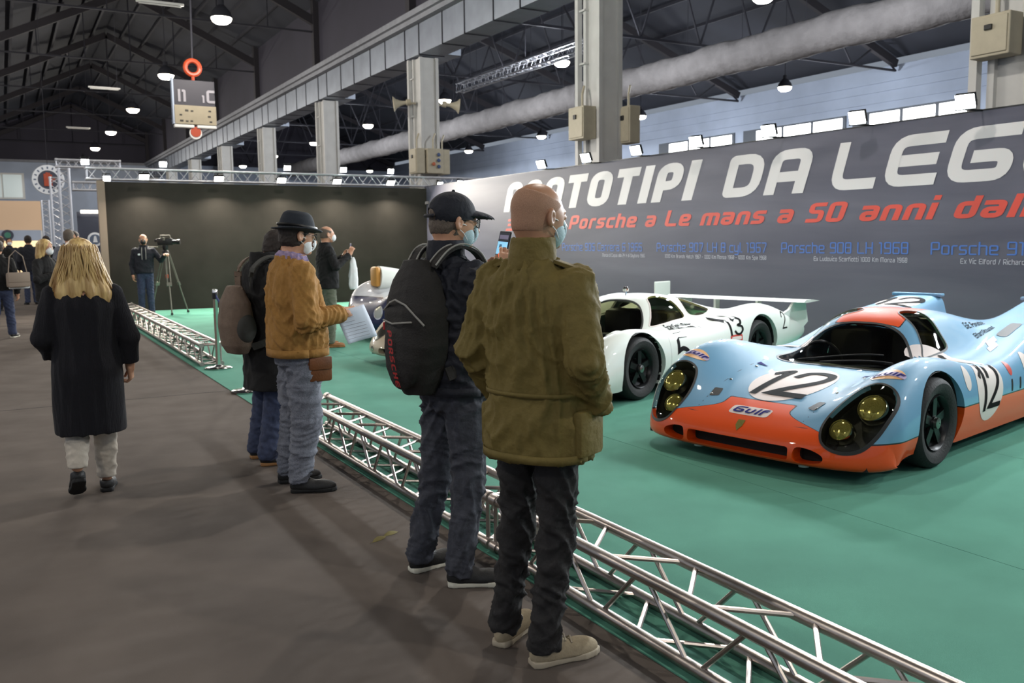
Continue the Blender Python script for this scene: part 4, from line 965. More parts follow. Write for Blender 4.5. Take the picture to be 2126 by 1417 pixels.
    for v in (1, -1): wheel(t, uf, v * .875, .305, .24); wheel(t, ur, v * .87, .305, .28)
    MB().box(4.3, 4.42, -.70, .70, .28, .50).build('tail_panel', 'car_under', t)
    D1 = (0, 0, -1)
    def tp(name, poly, m, parent=t, rings=6, off=.001): return surf_decal(B, name, fan2d(poly, rings), (0, 0, 1.2), (1, 0, 0), (0, 1, 0), D1, m, parent, off)
    def tr_(name, poly, w_, m, parent, off=.003): return surf_decal(B, name, rim2d(poly, w_), (0, 0, 1.2), (1, 0, 0), (0, 1, 0), D1, m, parent, off)
    g_ = tp('windscreen', ws, 'dark_glass'); tr_('screen_seal', ws, .018, 'rubber', g_)
    for s_ in (-1, 1):
        q = [(a, b * s_) for a, b in sw]; g_ = tp('side_window', q, 'yellow_glass'); tr_('window_seal', q, .012, 'decal_white', g_)
        if kind == 'white': q = [(a, b * s_) for a, b in qw]; g_ = tp('quarter_window', q, 'yellow_glass'); tr_('window_seal', q, .012, 'decal_white', g_)
        # lamps behind clear covers in the nose
        DH = Vector((.6, 0, -.8)); hp = [(s_ * (.60 + x), .42 + y) for x, y in ell(.10, .15, 28)]
        cv = surf_decal(B, 'headlight_cover', fan2d(hp, 5), (0, 0, 0), (0, 1, 0), (.8, 0, .6), DH, 'lamp_ring', t, .002)
        if cv: surf_decal(B, 'cover_seal', rim2d(hp, .014), (0, 0, 0), (0, 1, 0), (.8, 0, .6), DH, 'rubber', cv, .004)
        surf_decal(B, 'nose_lamp', fan2d(ell(.05, .03), 3), (-.6, s_ * .60, .19), (0, 1, 0), (0, 0, 1), (1, 0, 0), 'lamp_ring', t, .003)
    if kind == 'white':
        L = (-1,)
        for s_ in (-1, 1):
            A_, U_, D_ = (-s_, 0, 0), (0, 0, 1), (0, -s_, 0)
            V, Fc = number2d('5', .36, .13, .0); surf_decal(B, 'number', (V, Fc), (1.62, s_ * 1.6, .40), A_, U_, D_, 'decal_black', t, .003)
            V, Fc = number2d('13', .17, .14, .05, .16); surf_decal(B, 'race_number', ([(x * 1.5, y) for x, y in V], Fc), (2.66, s_ * 1.6, .585), A_, U_, D_, 'decal_black', t, .003)
            V, Fc = number2d('2', .19, .10, .0); surf_decal(B, 'tail_number', (V, Fc), (3.80, s_ * 1.6, .57), A_, U_, D_, 'decal_black', t, .003)
            rp_ = surf_decal(B, 'red_plate', fan2d(ell(.125, .04, sup=6), 4), (2.66, s_ * 1.6, .455), A_, U_, D_, 'decal_red', t, .002)
            surf_decal(B, 'plate_print', fan2d(ell(.10, .02, sup=6), 4), (2.66, s_ * 1.6, .455), A_, U_, D_, 'decal_white', rp_, .004)
            V, Fc, w0 = text2d('P1', .07, t=.2, rad=.1, maxseg=.3); surf_decal(B, 'class_letters', (V, Fc), (2.62 if s_ < 0 else 2.70, s_ * 1.6, .33), A_, U_, D_, 'decal_red', t, .003)
            V, Fc, w0 = text2d('Scarfiotti Mitter', .045, t=.2, gap=.15, rad=.1, maxseg=.3); surf_decal(B, 'driver_name', (V, Fc), (1.75 if s_ < 0 else 2.3, s_ * 1.6, .60), A_, U_, D_, 'decal_black', t, .003)
            surf_decal(B, 'sill_badge', fan2d(ell(.035, .05), 3), (2.40, s_ * 1.6, .36), A_, U_, D_, 'decal_black', t, .003)
        # fins and wing
        for s_ in (-1, 1):
            MB().prism([(3.72, .60), (4.02, .68), (4.14, .765), (4.44, .765), (4.52, .50), (4.36, .42)], (0, s_ * .82 - .015, 0), (1, 0, 0), (0, 0, 1), (0, .03, 0)).build('tail_fin', MATS['paint_fin'], t)
        wg = []
        for y in np.linspace(-.98, .98, 9):
            wg.append([(4.04 + .05 * abs(y), y, .765), (4.16, y, .793), (4.34, y, .787), (4.52, y, .765), (4.34, y, .760), (4.16, y, .755)])
        V = [p for r_ in wg for p in r_]; Fc = [(i * 6 + j, i * 6 + (j + 1) % 6, (i + 1) * 6 + (j + 1) % 6, (i + 1) * 6 + j) for i in range(8) for j in range(6)] + [tuple(range(6)), tuple(48 + j for j in reversed(range(6)))]
        mesh_obj('rear_wing', V, Fc, MATS['paint_fin'], t, True, 40)
        for y in (-.3, .3): MB().bar((4.25, y, .53), (4.25, y, .765), .03, .10, (1, 0, 0)).build('wing_stay', MATS['paint_fin'], t)
        MB().lathe([(.03, 0), (.035, .03), (.02, .05), (.002, .052)], (1.86, .0, .975), (0, 0, 1), 12).tube([(1.86, 0, .93), (1.86, 0, .98)], .008, 6).build('roof_mirror', 'chrome', t, True)
    else:
        for s_ in (-1, 1): MB().bbox(4.05, 4.42, s_ * .78 - .02, s_ * .80 + .02, .45, .92, .015).build('tail_fin', MATS['paint_fin'], t)
    return t
long_tail((4.10, 7.30), 16.6, 'white long-tail racing coupe with rear wing and big number 5', MATS['paint_white_blue'], 'white')
long_tail((4.10, 10.08), 13.5, 'cream-nosed racing coupe mostly hidden behind the man with the black backpack', MATS['paint_cream'], 'cream')

def open_racer():
    t = thing('race_car', 'silver racing car with dark blue front and tan padding, farthest car', 'race car', (4.78, 13.35, .0065), math.radians(6))
    vv = [0, .14, .28, .40, .50, .58, .66, .72, .755, .755, .70]
    zf = lambda z: z if z < .3 else .3 + (z - .3) * 1.62
    def sec(zs, k=1.0): return [(v * k * 1.08, zf(z)) for v, z in zip(vv, zs)]
    def nose(u0, zs, k, sw=1.0): return ([u0 + sw * x for x in (0, .01, .03, .055, .085, .12, .17, .22, .29, .32, .33)], [(v * k * 1.08, zf(z)) for v, z in zip(vv, zs)])
    st = [nose(.10, [.17] * 11, .92, .8), nose(.02, [.19] * 11, .94), nose(-.01, [.26] * 8 + [.25, .22, .19], .95), nose(.0, [.34] * 6 + [.34, .33, .30, .24, .19], .96), nose(.06, [.42, .42, .42, .425, .43, .435, .43, .40, .33, .25, .19], .98, .8), nose(.18, [.48, .48, .485, .50, .525, .54, .53, .48, .38, .27, .19], 1, .5),
          (.40, sec([.535, .535, .54, .565, .61, .635, .62, .56, .42, .29, .18])), (.68, sec([.575, .575, .58, .61, .66, .68, .665, .60, .44, .30, .18])), (1.0, sec([.62, .62, .625, .645, .665, .67, .65, .60, .45, .30, .18])), (1.3, sec([.68, .68, .675, .67, .665, .655, .64, .595, .46, .30, .18])),
          (1.55, sec([.70, .70, .69, .68, .665, .65, .635, .59, .46, .30, .18])), (1.85, sec([.70, .70, .69, .685, .67, .655, .635, .59, .46, .30, .18])), (2.2, sec([.74, .735, .72, .70, .69, .68, .66, .61, .47, .31, .18])), (2.55, sec([.76, .755, .74, .725, .725, .73, .71, .65, .49, .32, .2])),
          (2.95, sec([.73, .73, .72, .715, .725, .73, .71, .65, .49, .33, .22])), (3.35, sec([.65, .65, .65, .65, .655, .66, .64, .59, .46, .34, .24], .98)), (3.65, sec([.56, .56, .56, .56, .56, .56, .55, .51, .43, .35, .28], .93))]
    B = Body(car_grid(st, 7, 6)); out = lambda c: np.abs(c[:, 1]) > .5
    for uu in (.72, 2.85): B.cut(arch_poly(uu, .33, .34), (0, 2), out, .05, lambda p: (0, -np.sign(p[1]), 0))
    ck = smooth_curve([(1.38, 0), (1.42, .32), (1.6, .46), (1.9, .46), (2.08, .34), (2.12, 0), (2.08, -.34), (1.9, -.46), (1.6, -.46), (1.42, -.32)], 4, True); B.cut(ck, (0, 1), lambda c: c[:, 2] > .5, .03)
    B.build('body_shell', MATS['paint_silver_blue'], t, dict(paint=lambda u, v, z: np.maximum(u - (1.3 + .15 * np.abs(v)), z - .66), gap=lambda u, v, z: np.full_like(u, 9.0)))
    MB().box(.2, 3.5, -.6, .6, .15, .19).build('floor_pan', 'car_under', t)
    MB().box(1.36, 1.42, -.46, .46, .2, .72).box(2.08, 2.14, -.40, .40, .2, .82).box(1.4, 2.1, -.48, -.44, .2, .7).box(1.4, 2.1, .44, .48, .2, .7).build('cockpit_tub', 'cockpit', t)
    mat('tan_leather', '#c08a3e', .6)
    MB().bbox(.52, .62, .32, .56, .80, 1.13, .05).build('tan_pad', 'tan_leather', t, True)
    fr = MB().lathe([(.20, 0), (.20, .06), (.185, .3), (.14, .62), (.07, .9), (.01, 1.0)], (.62, .46, .94), (1, -.1, -.10), 20); fr.build('rear_fairing', MATS['paint_fin'], t, True)
    for y in (.22, -.22): MB().bbox(1.95, 2.1, y - .17, y + .17, .2, .85, .05).bbox(1.6, 2.0, y - .17, y + .17, .2, .32, .04).build('seat', 'seat_black', t, True)
    MB().tube([(1.5 - .05 * math.sin(a), .22 + .16 * math.cos(a), .92 + .15 * math.sin(a)) for a in np.linspace(0, 2 * math.pi, 19)[:-1]], .012, 6, closed=True).build('steering_wheel', 'seat_black', t, True)
    V, Fc = [], []
    for i, y in enumerate(np.linspace(-.44, .44, 9)): u_ = 1.30 + .35 * (y / .44) ** 2 * .5; V += [(u_, y, .89), (u_ + .10, y * .96, 1.03)]
    Fc = [(2 * i, 2 * i + 2, 2 * i + 3, 2 * i + 1) for i in range(8)]; mesh_obj('wind_deflector', V, Fc, MATS['clear_glass'], t, True)
    for v in (1, -1): wheel(t, .72, v * .77, .325, .18); wheel(t, 2.85, v * .77, .325, .2)
    DH = Vector((.8, 0, -.6))
    for s_ in (-1, 1):
        hp = [(s_ * .52 + x, .44 + y) for x, y in ell(.085, .10, 28)]
        cv = surf_decal(B, 'headlight', fan2d(hp, 4), (0, 0, 0), (0, 1, 0), (.6, 0, .8), DH, 'lamp_ring', t, .003)
        if cv: surf_decal(B, 'headlight_ring', rim2d(hp, .014), (0, 0, 0), (0, 1, 0), (.6, 0, .8), DH, 'chrome', cv, .005)
    surf_decal(B, 'nose_intake', fan2d(ell(.30, .05, sup=4), 4), (-.6, 0, .26), (0, 1, 0), (0, 0, 1), (1, 0, 0), 'rubber', t, .003)
    return t
open_racer()
# ================================================================ people: smooth-blended volumes meshed on a grid
def nets(f, lo, hi, h):
    """naive surface nets of f = 0 over a box"""
    ax = [np.arange(lo[i], hi[i] + h, h) for i in range(3)]
    X, Y, Z = np.meshgrid(*ax, indexing='ij'); Fv = f(X, Y, Z); n = Fv.shape; S = Fv < 0
    c = np.zeros(tuple(k - 1 for k in n), int)
    for a in (0, 1):
        for b in (0, 1):
            for d in (0, 1): c += S[a:n[0] - 1 + a, b:n[1] - 1 + b, d:n[2] - 1 + d]
    I = np.argwhere((c > 0) & (c < 8))
    if len(I) == 0: return np.zeros((0, 3)), []
    idx = -np.ones(c.shape, int); idx[tuple(I.T)] = np.arange(len(I))
    acc = np.zeros((len(I), 3)); cnt = np.zeros(len(I))
    cor = [(a, b, d) for a in (0, 1) for b in (0, 1) for d in (0, 1)]
    for p in cor:
        for k in range(3):
            if p[k] == 0:
                q = list(p); q[k] = 1
                v0 = Fv[I[:, 0] + p[0], I[:, 1] + p[1], I[:, 2] + p[2]]; v1 = Fv[I[:, 0] + q[0], I[:, 1] + q[1], I[:, 2] + q[2]]
                m = (v0 < 0) != (v1 < 0); t = np.where(m, v0 / (v0 - v1 + 1e-20), 0)
                e = np.array(p, float)[None].repeat(len(I), 0); e[:, k] += t; acc += e * m[:, None]; cnt += m
    V = np.array(lo) + (I + acc / cnt[:, None]) * h
    Fc = []
    for k in range(3):
        sl0 = [slice(None)] * 3; sl1 = [slice(None)] * 3; sl0[k] = slice(0, -1); sl1[k] = slice(1, None)
        ch = S[tuple(sl0)] != S[tuple(sl1)]; u_, v_ = [(1, 2), (2, 0), (0, 1)][k]
        E = np.argwhere(ch); E = E[(E[:, u_] > 0) & (E[:, v_] > 0) & (E[:, u_] < n[u_] - 1) & (E[:, v_] < n[v_] - 1)]
        q = []
        for du, dv in ((-1, -1), (0, -1), (0, 0), (-1, 0)):
            c_ = E.copy(); c_[:, u_] += du; c_[:, v_] += dv; q.append(idx[tuple(c_.T)])
        q = np.stack(q, 1); ins = S[tuple(E.T)]; q[~ins] = q[~ins][:, ::-1]; Fc.append(q)
    Fc = np.concatenate(Fc); return V, Fc[(Fc >= 0).all(1)]
def smin(a, b, k): h = np.clip(.5 + .5 * (b - a) / k, 0, 1); return b * (1 - h) + a * h - k * h * (1 - h)
def cap_(P_, a, b, ra, rb):
    a, b = np.array(a, float), np.array(b, float); d = b - a; L = d @ d + 1e-12
    t = np.clip(((P_[0] - a[0]) * d[0] + (P_[1] - a[1]) * d[1] + (P_[2] - a[2]) * d[2]) / L, 0, 1)
    return np.sqrt((P_[0] - a[0] - t * d[0]) ** 2 + (P_[1] - a[1] - t * d[1]) ** 2 + (P_[2] - a[2] - t * d[2]) ** 2) - (ra + t * (rb - ra))
def elp(P_, c, r, rot=None):
    q = [P_[i] - c[i] for i in range(3)]
    if rot is not None: R_ = np.array(rot); q = [R_[i, 0] * q[0] + R_[i, 1] * q[1] + R_[i, 2] * q[2] for i in range(3)]
    k0 = np.sqrt(sum((q[i] / r[i]) ** 2 for i in range(3))); k1 = np.sqrt(sum((q[i] / r[i] ** 2) ** 2 for i in range(3))) + 1e-9
    return k0 * (k0 - 1) / k1
def loft_(P_, st, p=2.3):
    """stack of rounded cross-sections: rows (z, cx, cy, rx, ry), z rising"""
    st = np.array(st, float); zz = st[:, 0]
    g = np.linspace(zz[0], zz[-1], 60); ker = np.array([1, 2, 3, 2, 1]) / 9.0
    def sm(col):
        v = np.interp(g, zz, col); w_ = np.convolve(np.pad(v, 2, mode='edge'), ker, 'valid'); return np.interp(P_[2], g, w_)
    cx, cy, rx, ry = (sm(st[:, i]) for i in range(1, 5))
    e = (np.abs((P_[0] - cx) / rx) ** p + np.abs((P_[1] - cy) / ry) ** p) ** (1 / p)
    d = (e - 1) * np.minimum(rx, ry)
    return np.maximum(d, np.maximum(zz[0] - P_[2], P_[2] - zz[-1]))
def folds(V, N, amp, sc=(34, 34, 26), seed=0):
    """soft cloth folds pushed along the normals"""
    r = np.random.default_rng(seed); d = np.zeros(len(V)); q = V * np.array(sc)
    for i in range(5):
        w1 = r.normal(size=3); w1 /= np.linalg.norm(w1); w2 = r.normal(size=3); ph = r.uniform(0, 6.28, 2)
        s_ = np.sin(q @ w1 * (1 + .45 * i) + 1.9 * np.sin(q @ w2 * .45 + ph[0]) + ph[1]); d += (1.3 - 2.6 * np.abs(s_) ** .7) * (.55 + .45 * np.sin(q @ w2 * .3 + ph[1])) / (1 + .35 * i)
    return V + N * (d * amp / 2)[:, None]
def vnormals(V, Fc):
    n = np.cross(V[Fc[:, 2]] - V[Fc[:, 0]], V[Fc[:, 3]] - V[Fc[:, 1]]); N = np.zeros_like(V)
    for k in range(4): np.add.at(N, Fc[:, k], n)
    return N / (np.linalg.norm(N, axis=1, keepdims=True) + 1e-12)
def relax(V, Fc, it=2, lam=.5):
    E = np.concatenate([Fc[:, [0, 1]], Fc[:, [1, 2]], Fc[:, [2, 3]], Fc[:, [3, 0]]])
    for _ in range(it):
        S_ = np.zeros_like(V); c = np.zeros(len(V)); np.add.at(S_, E[:, 0], V[E[:, 1]]); np.add.at(c, E[:, 0], 1); np.add.at(S_, E[:, 1], V[E[:, 0]]); np.add.at(c, E[:, 1], 1)
        V = V * (1 - lam) + lam * S_ / c[:, None]
    return V
def blob(name, f, lo, hi, h, m, parent, amp=0.0, sc=(34, 34, 26), seed=0, it=1):
    V, Fc = nets(f, lo, hi, h)
    if len(V) == 0: return None
    V = relax(V, Fc, it)
    if amp: V = folds(V, vnormals(V, Fc), amp, sc, seed)
    return mesh_obj(name, V, Fc, MATS[m] if isinstance(m, str) else m, parent, True)
def rotz(a): c, s_ = math.cos(a), math.sin(a); return np.array([[c, -s_, 0], [s_, c, 0], [0, 0, 1]])
def head_rot(yaw, pitch, roll=0):
    cp, sp = math.cos(pitch), math.sin(pitch); cr, sr = math.cos(roll), math.sin(roll)
    return rotz(yaw) @ np.array([[1, 0, 0], [0, cp, -sp], [0, sp, cp]]) @ np.array([[cr, 0, sr], [0, 1, 0], [-sr, 0, cr]])
def to_local(X, Y, Z, c, R_):
    q = (X - c[0], Y - c[1], Z - c[2]); return tuple(R_[0, i] * q[0] + R_[1, i] * q[1] + R_[2, i] * q[2] for i in range(3))
def f_head(P_, fem=False):
    d = elp(P_, (0, -.014, .036), (.0765, .098, .083)); d = smin(d, elp(P_, (0, .034, -.012), (.062, .062, .075)), .03)
    d = smin(d, elp(P_, (0, .040, -.072), (.050 if not fem else .045, .052, .045)), .03); d = smin(d, elp(P_, (0, -.03, -.03), (.066, .075, .06)), .03)
    d = smin(d, cap_(P_, (0, .096, .012), (0, .119, -.026), .009, .013), .012); d = smin(d, elp(P_, (0, .084, .026), (.045, .016, .012)), .012)
    for s_ in (-1, 1):
        d = np.maximum(d, -elp(P_, (s_ * .031, .102, .006), (.017, .013, .011))); d = smin(d, elp(P_, (s_ * .031, .088, .006), (.012, .012, .011)), .003)
        ea = elp(P_, (s_ * .081, -.008, -.004), (.010, .021, .034), rotz(-s_ * .35)); ea = np.maximum(ea, -elp(P_, (s_ * .089, -.002, -.002), (.008, .011, .019), rotz(-s_ * .35))); d = smin(d, ea, .006)
    d = smin(d, elp(P_, (0, .091, -.052), (.024, .012, .011)), .006); d = smin(d, elp(P_, (0, .084, -.092), (.02, .016, .014)), .015)
    return d
def f_hand(P_, w_, dr, nm, side, curl=.5, spread=.1, sc=1.0, thumb_in=.4):
    """hand at wrist w_: dr = pointing direction, nm = palm normal, side=+1 right hand"""
    dr = np.array(dr, float); dr /= np.linalg.norm(dr); nm = np.array(nm, float); nm -= dr * (nm @ dr); nm /= np.linalg.norm(nm)
    rt_ = np.cross(dr, nm) * side              # towards the thumb
    w_ = np.array(w_, float); pt = lambda a, b, c: w_ + (dr * a + rt_ * b + nm * c) * sc
    d = cap_(P_, pt(-.03, 0, 0), pt(.02, 0, 0), .026 * sc, .028 * sc)
    for b in (-.026, -.009, .009, .026): d = smin(d, cap_(P_, pt(.015, b * .8, 0), pt(.085, b, 0), .015 * sc, .0125 * sc), .012)
    for i, (b, L) in enumerate(((.030, .072), (.010, .080), (-.011, .074), (-.030, .058))):
        a0 = curl * (.9 + .06 * i); ang = 0; p = pt(.088, b, .0); bb = b
        for j, fr in enumerate((.45, .32, .23)):
            ang += a0 * (1.0 if j < 2 else .7); st_ = L * fr; q = p + (dr * math.cos(ang) * st_ + nm * math.sin(ang) * st_ + rt_ * (spread * b / .03 * .012 if j == 0 else 0)) * sc
            d = smin(d, cap_(P_, p, q, (.0095 - .0008 * j) * sc, (.0088 - .0008 * j) * sc), .004); p = q
    p0 = pt(.022, .030, .008); p1 = pt(.055, .052 - .012 * thumb_in, .012 + .025 * thumb_in); p2 = pt(.085, .052 - .03 * thumb_in, .02 + .035 * thumb_in)
    d = smin(d, cap_(P_, p0, p1, .014 * sc, .0115 * sc), .01); d = smin(d, cap_(P_, p1, p2, .0115 * sc, .009 * sc), .004)
    return d
def skin_body(t, S):
    """one mesh: head with face, neck, slim trunk and limbs under the clothes, hands"""
    h = S.get('res', .008); hc = np.array(S['head']); R_ = head_rot(S.get('hyaw', 0), S.get('hpitch', 0)); Vs, Fs = [], []
    def addm(V, Fc):
        n = sum(len(v) for v in Vs); Vs.append(V); Fs.append(Fc + n)
    nb = np.array(S['neck'])
    def fh(X, Y, Z):
        d = f_head(to_local(X, Y, Z, hc, R_), S.get('fem', False)); nk = hc + R_ @ np.array((0, -.022, -.06))
        return smin(d, cap_((X, Y, Z), nk, nb, .053 if not S.get('fem') else .045, .06), .025)
    hh = S.get('hres', .006); V, Fc = nets(fh, np.minimum(hc - .16, nb - .08), hc + np.array((.16, .16, .15)), hh); addm(relax(V, Fc, 1), Fc)
    J = S
    def fb(X, Y, Z):
        P_ = (X, Y, Z); d = cap_(P_, nb - (0, 0, .08), J['pelvis'], .095, .10)
        for s_ in 'lr':
            d = smin(d, cap_(P_, J[s_ + 'sh'], J[s_ + 'el'], .045, .038), .05); d = smin(d, cap_(P_, J[s_ + 'el'], J[s_ + 'wr'], .038, .026), .02)
            d = smin(d, cap_(P_, J[s_ + 'hip'], J[s_ + 'kn'], .065, .05), .04); d = smin(d, cap_(P_, J[s_ + 'kn'], J[s_ + 'an'], .045, .035), .02)
        return smin(d, cap_(P_, nb - (0, 0, .08), nb, .06, .055), .04)
    pts = np.array([J[s_ + k] for s_ in 'lr' for k in ('sh', 'el', 'wr', 'hip', 'kn', 'an')] + [nb]); V, Fc = nets(fb, pts.min(0) - .13, pts.max(0) + .08, .022); addm(V, Fc)
    for s_, sd in (('l', -1), ('r', 1)):
        H_ = S.get(s_ + 'hand')
        if H_:
            w_ = np.array(J[s_ + 'wr']); fa = np.array(J[s_ + 'el'])
            f = lambda X, Y, Z: smin(f_hand((X, Y, Z), w_, H_['d'], H_['n'], sd, H_.get('curl', .5), H_.get('spread', .1), H_.get('sc', 1.0), H_.get('ti', .4)), cap_((X, Y, Z), fa + (w_ - fa) * .55, w_, .036, .026), .012)
            V, Fc = nets(f, w_ - .22, w_ + .22, S.get('handres', .0055)); addm(V, Fc)
    return mesh_obj('body', np.concatenate(Vs), np.concatenate(Fs), MATS[S.get('skin', 'skin')], t, True)
def garment_top(t, S, name, m, amp=.006, h=None, cuff=True, seed=1, sc=(34, 34, 26), sleeve=(.075, .062, .048), p=2.4, short=0.0):
    st = np.array(S['torso'], float); zlo = st[0, 0]
    def f(X, Y, Z):
        P_ = (X, Y, Z); d = loft_(P_, S['torso'], p)
        for s_ in 'lr':
            e_, w_ = np.array(S[s_ + 'el'], float), np.array(S[s_ + 'wr'], float); dv = (w_ - e_) / np.linalg.norm(w_ - e_); we = w_ - dv * (.02 + short)
            sh = np.array(S[s_ + 'sh'], float)
            a = cap_(P_, sh, e_, sleeve[0], sleeve[1]); b = cap_(P_, e_, we, sleeve[1], sleeve[2])
            b = np.maximum(b, (X - we[0]) * dv[0] + (Y - we[1]) * dv[1] + (Z - we[2]) * dv[2] - .01); d = smin(d, smin(a, b, .02), .016)
        return d
    pts = np.array([S[s_ + k] for s_ in 'lr' for k in ('sh', 'el', 'wr')]); lo = np.minimum(pts.min(0) - .10, (min(st[:, 1] - st[:, 3]), min(st[:, 2] - st[:, 4]), zlo)) - .02; hi = np.maximum(pts.max(0) + .10, (max(st[:, 1] + st[:, 3]), max(st[:, 2] + st[:, 4]), st[-1, 0])) + .02
    return blob(name, f, lo, hi, h or S.get('res', .009), m, t, amp, sc, seed, 1)
def trousers(t, S, m, rad=(.095, .075, .062, .06), amp=.006, hem=.03, top=None, h=None, name='trousers', seed=3, sc=(26, 26, 46)):
    def f(X, Y, Z):
        P_ = (X, Y, Z); pv = np.array(S['pelvis'], float); d = elp(P_, pv - (0, 0, .03), (S.get('hipw', .17), .125, .14))
        for s_ in 'lr':
            hp, kn, an = (np.array(S[s_ + k], float) for k in ('hip', 'kn', 'an')); mid = (kn + an) / 2
            leg = smin(cap_(P_, hp, kn, rad[0], rad[1]), smin(cap_(P_, kn, mid, rad[1], rad[2]), cap_(P_, mid, an, rad[2], rad[3]), .02), .02); leg = np.maximum(leg, an[2] - hem - Z); d = smin(d, leg, .02)
        return np.maximum(d, Z - (top or pv[2] + .10))
    pts = np.array([S[s_ + k] for s_ in 'lr' for k in ('hip', 'kn', 'an')] + [S['pelvis']]); return blob(name, f, pts.min(0) - (.19, .16, .10), pts.max(0) + (.19, .16, .14), h or S.get('res', .009), m, t, amp, sc, seed, 1)
def shoe(t, heel, ang, m, msole, L=.285, lift=0.0, pitch=0.0, h=.006, hi=.10, w=.048, laces=None):
    """heel: (x, y) of the back of the sole, ang: toe direction"""
    R_ = rotz(ang - math.pi / 2); c = np.array((heel[0], heel[1], lift)); cp, sp = math.cos(pitch), math.sin(pitch); R_ = R_ @ np.array([[1, 0, 0], [0, cp, -sp], [0, sp, cp]])
    def up_(X, Y, Z):
        P_ = to_local(X, Y, Z, c, R_); x, y, z = P_
        d = elp(P_, (0, .07, .045), (w * .85, .075, hi * .62)); d = smin(d, elp(P_, (0, L * .63, .03), (w, L * .36, .045)), .03); d = smin(d, cap_(P_, (0, .055, .05), (0, .05, hi), .036, .040), .02)
        return np.maximum(np.maximum(d, .020 - z), np.maximum(z - hi - .01, -elp(P_, (0, .05, hi + .02), (.032, .036, .03))))
    def so(X, Y, Z):
        P_ = to_local(X, Y, Z, c, R_); x, y, z = P_; tt = np.clip(y / L, 0, 1); wd = np.interp(tt, [0, .08, .25, .5, .72, .9, 1], [.55, .78, .78, .80, 1.03, .80, .40]) * (w + .003)
        d = np.maximum(np.abs(x) - wd, np.maximum(-y, y - L)); return np.maximum(d, np.maximum(-z, z - .026))
    lo, h2 = c - np.array((L + .08, L + .08, .06 + L * abs(sp))), c + np.array((L + .08, L + .08, .30))
    o = blob('shoe', up_, lo, h2, h, m, t, 0, it=1); blob('sole', so, lo, h2, h, msole, o, 0, it=1)
    if laces:
        b = MB()
        for k in range(4):
            y = .105 + .026 * k; z = .108 - .013 * k; q = [c + R_ @ np.array(p) for p in ((-.026, y, z - .012), (0, y + .006, z + .004), (.026, y, z - .012))]; b.tube(q, .0035, 5)
        b.build('laces', laces, o, True)
    return o
def on_head(S, p): return np.array(S['head']) + head_rot(S.get('hyaw', 0), S.get('hpitch', 0)) @ np.array(p, float)
def head_blob(t, S, name, f, m, h=.006, amp=0, ext=(.18, .2, .2), sc=(30, 30, 30), seed=0):
    hc = np.array(S['head']); R_ = head_rot(S.get('hyaw', 0), S.get('hpitch', 0))
    return blob(name, lambda X, Y, Z: f(to_local(X, Y, Z, hc, R_)), hc - np.array(ext), hc + np.array(ext), h, m, t, amp, sc, seed)
def f_scalp(P_, g): return smin(elp(P_, (0, -.014, .036), (.0765 + g, .098 + g, .083 + g)), elp(P_, (0, -.03, -.03), (.066 + g, .075 + g, .06 + g)), .03)
def short_hair(t, S, m, g=.012, crown=True, low=-.055, front=.055, h=.006, amp=.004):
    def f(P_):
        d = f_scalp(P_, g); d = np.maximum(d, low + .25 * np.maximum(P_[1], 0) * 4 * .5 - P_[2]); d = np.maximum(d, P_[1] - front + .0 * P_[2] - .35 * np.maximum(P_[2] - .05, 0)); d = np.maximum(d, -elp(P_, (0, .09, -.02), (.085, .07, .085)))
        for s_ in (-1, 1): d = np.maximum(d, -elp(P_, (s_ * .09, .0, -.006), (.022, .03, .042)))
        if not crown: d = np.maximum(d, P_[2] - .068 + .35 * P_[1])
        return d
    return head_blob(t, S, 'hair', f, m, h, amp, sc=(60, 60, 60))
def face_mask(t, S, kind, m, h=.006, mstrap='strap_white'):
    def f(P_):
        d = elp(P_, (0, .068, -.045), (.058, .062, .062)) if kind == 'dome' else smin(elp(P_, (0, .045, -.052), (.063, .058, .062)), elp(P_, (0, .088, -.035), (.024, .038, .042)), .03)
        d = np.maximum(d, -elp(P_, (0, .055, -.045), (.050, .055, .055))); return np.maximum(d, .028 - P_[1])
    o = head_blob(t, S, 'face_mask', f, m, h)
    b = MB()
    for s_ in (-1, 1):
        for z in (-.012, -.075): b.tube([on_head(S, p) for p in ((s_ * .056, .05, z), (s_ * .074, .02, z * .6), (s_ * .083, -.012, z * .35))], .0022, 4)
    b.build('strap', mstrap, o); return o
def spectacles(t, S, m='plastic_black'):
    b = MB()
    for s_ in (-1, 1):
        b.tube([on_head(S, (s_ * .033 + .024 * math.cos(a), .112 - .01 * abs(math.cos(a)), .006 + .019 * math.sin(a))) for a in np.linspace(0, 2 * math.pi, 17)[:-1]], .0022, 5, closed=True)
        b.tube([on_head(S, p) for p in ((s_ * .057, .105, .012), (s_ * .078, .04, .016), (s_ * .084, -.01, .014))], .002, 4)
    b.tube([on_head(S, p) for p in ((-.010, .116, .01), (0, .119, .012), (.010, .116, .01))], .002, 4)
    o = b.build('glasses', m, t, True)
    for s_ in (-1, 1): MB().add([on_head(S, (s_ * .033 + .022 * math.cos(a), .112 - .01 * abs(math.cos(a)), .006 + .017 * math.sin(a))) for a in np.linspace(0, 2 * math.pi, 17)[:-1]], [tuple(range(16))]).build('lens', 'clear_glass', o)
    return o
def eyes(t, S):
    for s_ in (-1, 1):
        e = MB().lathe([(.001, .0105), (.006, .009), (.0095, .005), (.0105, 0)], on_head(S, (s_ * .031, .094, .006)), on_head(S, (0, 1, 0)) - np.array(S['head']), 12).build('eye', 'eye_white', t, True)
        MB().lathe([(.001, .0118), (.005, .0112)], on_head(S, (s_ * .031, .094, .006)), on_head(S, (0, 1, 0)) - np.array(S['head']), 10).build('iris', 'eye_dark', e)
